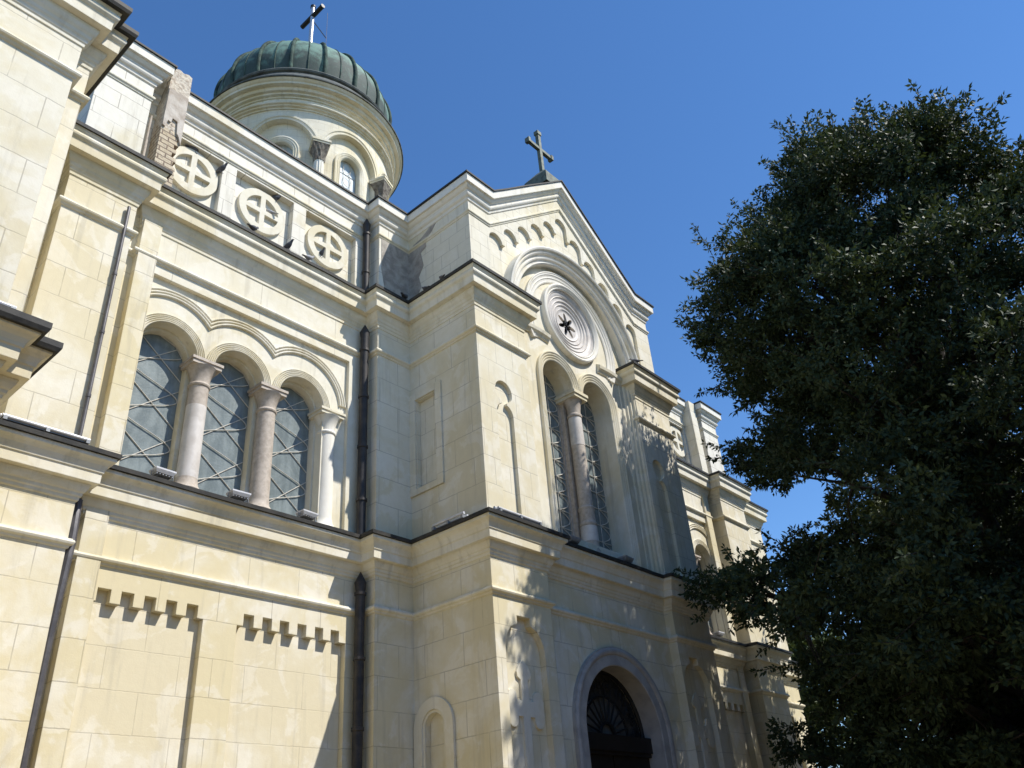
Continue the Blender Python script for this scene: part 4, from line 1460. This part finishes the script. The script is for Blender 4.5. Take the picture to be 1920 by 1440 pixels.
def make_tree(base, label, name, prof, ncl, tips_per, leaf_l, leaf_w, mat, top, gap=None, rc=(0.55, 0.95), group=None, trunk_r=0.42, lean=(0, 0), holes=0.0, shoots=0):
    bx_, by_ = base
    root = empty(name, (bx_, by_, -0.55), label, 'tree', group)
    zz = [p[0] for p in prof]
    rr = [p[1] for p in prof]
    vdir = np.array([bx_, by_]) / math.hypot(bx_, by_)
    ldir = np.array([-vdir[1], vdir[0]])
    cl = []
    tries = 0
    vol = [r * r for r in rr]
    vmax = max(rr)
    hc = rng.uniform([-vmax, -vmax, zz[0]], [vmax, vmax, zz[-1]], (40, 3))
    while len(cl) < ncl and tries < ncl * 60:
        tries += 1
        z = rng.uniform(zz[0], zz[-1])
        rmax = float(np.interp(z, zz, rr))
        if rng.random() > (rmax / vmax):
            continue
        t = rng.uniform(0, 2 * PI)
        f = 1 - abs(rng.normal(0, 0.22)) if rng.random() < 0.72 else math.sqrt(rng.random())
        if f < 0.1:
            continue
        wob = 1 + 0.10 * math.sin(3 * t + z * 0.9) + 0.07 * math.sin(5 * t - z * 1.7)
        r = rmax * f * wob - 0.35
        p = np.array([bx_ + lean[0] + r * math.cos(t), by_ + lean[1] + r * math.sin(t), z])
        q = p[:2] - np.array(base)
        l = float(q @ ldir)
        dep = float(q @ vdir)
        if gap and any(g(l, dep, z) for g in gap):
            continue
        if p[1] > 10.3 and p[0] < 31:
            continue
        if holes > 0 and min(np.linalg.norm((p - np.array([bx_, by_, 0]) - hc) * np.array([1, 1, 1.3]), axis=1)) < holes:
            continue
        cl.append(p)
    cl = np.array(cl)
    rad = rng.uniform(rc[0], rc[1], len(cl))
    # tips inside the clumps, denser towards the shell
    tp, td = [], []
    ctr = np.array([bx_ + lean[0], by_ + lean[1], 0.5 * (zz[0] + zz[-1])])
    for c, r in zip(cl, rad):
        k = tips_per
        d = rng.normal(size=(k, 3))
        d /= np.linalg.norm(d, axis=1, keepdims=True)
        d[:, 2] *= 0.75
        rr_ = r * rng.uniform(0.35, 1.0, (k, 1)) ** 0.6
        tp.append(c + d * rr_)
        o = (c - ctr)
        o = o / (np.linalg.norm(o) + 1e-6)
        dd = d + 0.5 * o + np.array([0, 0, 0.15])
        td.append(dd / np.linalg.norm(dd, axis=1, keepdims=True))
    tp = np.concatenate(tp)
    td = np.concatenate(td)
    # limbs
    a = MB()
    hz = np.linspace(-0.55, zz[-1] * 0.86, 14)
    tr = [(bx_ + lean[0] * (z / zz[-1]) + 0.12 * math.sin(z * 0.7), by_ + lean[1] * (z / zz[-1]) + 0.12 * math.cos(z * 0.6), z) for z in hz]
    a.tube(tr, [trunk_r * (1.25 if i == 0 else 1) * (1 - 0.93 * (i / 13) ** 1.1) + 0.02 for i in range(14)], 10)
    T = np.array(tr)
    nl = max(6, len(cl) // 16)
    idx = rng.choice(len(cl), nl, replace=False)
    nodes = []
    for i in idx:
        c = cl[i]
        zt = max(1.8, min(rng.uniform(0.35, 0.84) * zz[-1], c[2] - 0.30 * np.linalg.norm(c[:2] - np.array(base)) - 0.6))
        s = np.array([np.interp(zt, T[:, 2], T[:, 0]), np.interp(zt, T[:, 2], T[:, 1]), zt])
        e = s + (c - s) * 0.72
        mid = (s + e) / 2 + np.array([0, 0, 0.35]) + rng.normal(0, 0.15, 3)
        r0 = trunk_r * 0.34 * (1 - 0.6 * zt / zz[-1]) + 0.02
        a.tube([tuple(s), tuple(mid), tuple(e)], [r0, r0 * 0.7, r0 * 0.42], 6)
        nodes.append((e, r0 * 0.42))
    NE = np.array([n_[0] for n_ in nodes])
    for c in cl:
        j = int(np.argmin(np.linalg.norm(NE - c, axis=1)))
        e, r0 = nodes[j]
        if np.linalg.norm(e - c) > 2.6:
            continue
        mid = (e + c) / 2 + np.array([0, 0, 0.12]) + rng.normal(0, 0.1, 3)
        a.tube([tuple(e), tuple(mid), tuple(c)], [max(0.02, r0 * 0.7), 0.022, 0.012], 4)
    sp_, sd_ = [], []
    if shoots:
        ii = rng.choice(len(tp), shoots, replace=False)
        for i in ii:
            d = td[i]
            if rng.random() < 0.6:
                L_ = rng.uniform(0.45, 1.1)
                a.tube([tuple(tp[i]), tuple(tp[i] + d * L_)], [0.012, 0.006], 4)
                for u in (0.3, 0.5, 0.7, 0.85, 1.0):
                    sp_.append(tp[i] + d * L_ * u)
                    sd_.append(d)
    a.obj('trunk', MAT['bark'], root, True)
    if sp_:
        tp = np.concatenate([tp, np.array(sp_)])
        td = np.concatenate([td, np.array(sd_)])
    P_, D_ = rosettes(tp, td, 7, 0.85)
    leaf_mesh('crown', P_, D_, leaf_l, leaf_w, mat, root, ctr)
    return root


prof = [(1.4, 4.8), (3.5, 5.5), (5.5, 6.0), (7.0, 6.7), (8.4, 6.8), (9.2, 5.9), (12.0, 5.75), (13.5, 5.85), (15.0, 5.6), (16.2, 5.1), (17.4, 4.5), (18.6, 3.8), (19.6, 2.8), (20.5, 1.2)]
gaps = [lambda l, d, z: l > 1.9 and 8.7 < z - 0.40 * d < 10.9,
        lambda l, d, z: l > 4.6 and 6.3 < z - 0.30 * d < 6.9,
        lambda l, d, z: (l - 4.3) ** 2 + (z - 0.22 * d - 4.6) ** 2 < 0.3,
        lambda l, d, z: (l - 4.2) ** 2 + (z - 0.33 * d - 6.4) ** 2 < 0.4]
make_tree((22.2, 3.8), 'big dense dark green broadleaf tree standing in front of the right part of the church', 'broadleaf_tree', prof, 1050, 68, 0.15, 0.068, MAT['leaf'], 23, gaps, (0.5, 0.95), None, 0.45, (0.0, -0.05), 0.22, 3000)
bp_ = [(1.5, 2.5), (4, 4.4), (8, 5.0), (11, 4.2), (13, 2.6), (14.5, 0.8)]
make_tree((46.5, 20.0), 'sunlit yellow green tree seen behind the far end of the church', 'broadleaf_tree', bp_, 150, 26, 0.36, 0.16, MAT['leaf2'], 14, None, (0.7, 1.2), 'trees far behind the church', 0.35)
bp_ = [(0.6, 2.5), (2, 4.6), (4.5, 5.2), (6.5, 4.0), (8.0, 1.0)]
make_tree((50.0, 9.5), 'low dark tree beyond the big tree at the bottom of the picture', 'broadleaf_tree', bp_, 130, 24, 0.36, 0.16, MAT['leaf'], 8, None, (0.7, 1.2), 'trees far behind the church', 0.3)
make_tree((46.0, 1.5), 'low dark tree beyond the big tree at the bottom right corner', 'broadleaf_tree', bp_, 130, 24, 0.36, 0.16, MAT['leaf'], 8, None, (0.7, 1.2), 'trees far behind the church', 0.3)
bp_ = [(3.0, 2.6), (5.0, 3.8), (9.0, 4.4), (13.0, 4.0), (15.5, 2.9), (17.5, 1.0)]
make_tree((31.8, 6.6), 'slimmer green tree standing close behind the big tree near the far end of the church', 'broadleaf_tree', bp_, 260, 40, 0.22, 0.095, MAT['leaf2'], 18, None, (0.55, 0.95), None, 0.35)
# unseen foliage added behind and beside the camera to block sky fill
n = 7000
az = rng.uniform(math.radians(112), math.radians(300), n)
rad_ = rng.uniform(19, 27, n)
hz_ = rng.uniform(0.0, 1.0, n) ** 0.8 * (11.5 + 2.5 * np.sin(az * 9) + 1.5 * np.sin(az * 23 + 1))
tips_ = np.stack([6 + rad_ * np.sin(az), 2 + rad_ * np.cos(az), hz_], 1)
dirs_ = rng.normal(size=(n, 3))
dirs_ /= np.linalg.norm(dirs_, axis=1, keepdims=True)
PW, DW = rosettes(tips_ + rng.normal(0, 0.4, (n, 3)), dirs_, 6, 0.9)
wd_ = leaf_mesh('unseen_sky_screen', PW, DW, 0.85, 0.45, MAT['leaf2'], None, None)
wd_['kind'] = 'stuff'
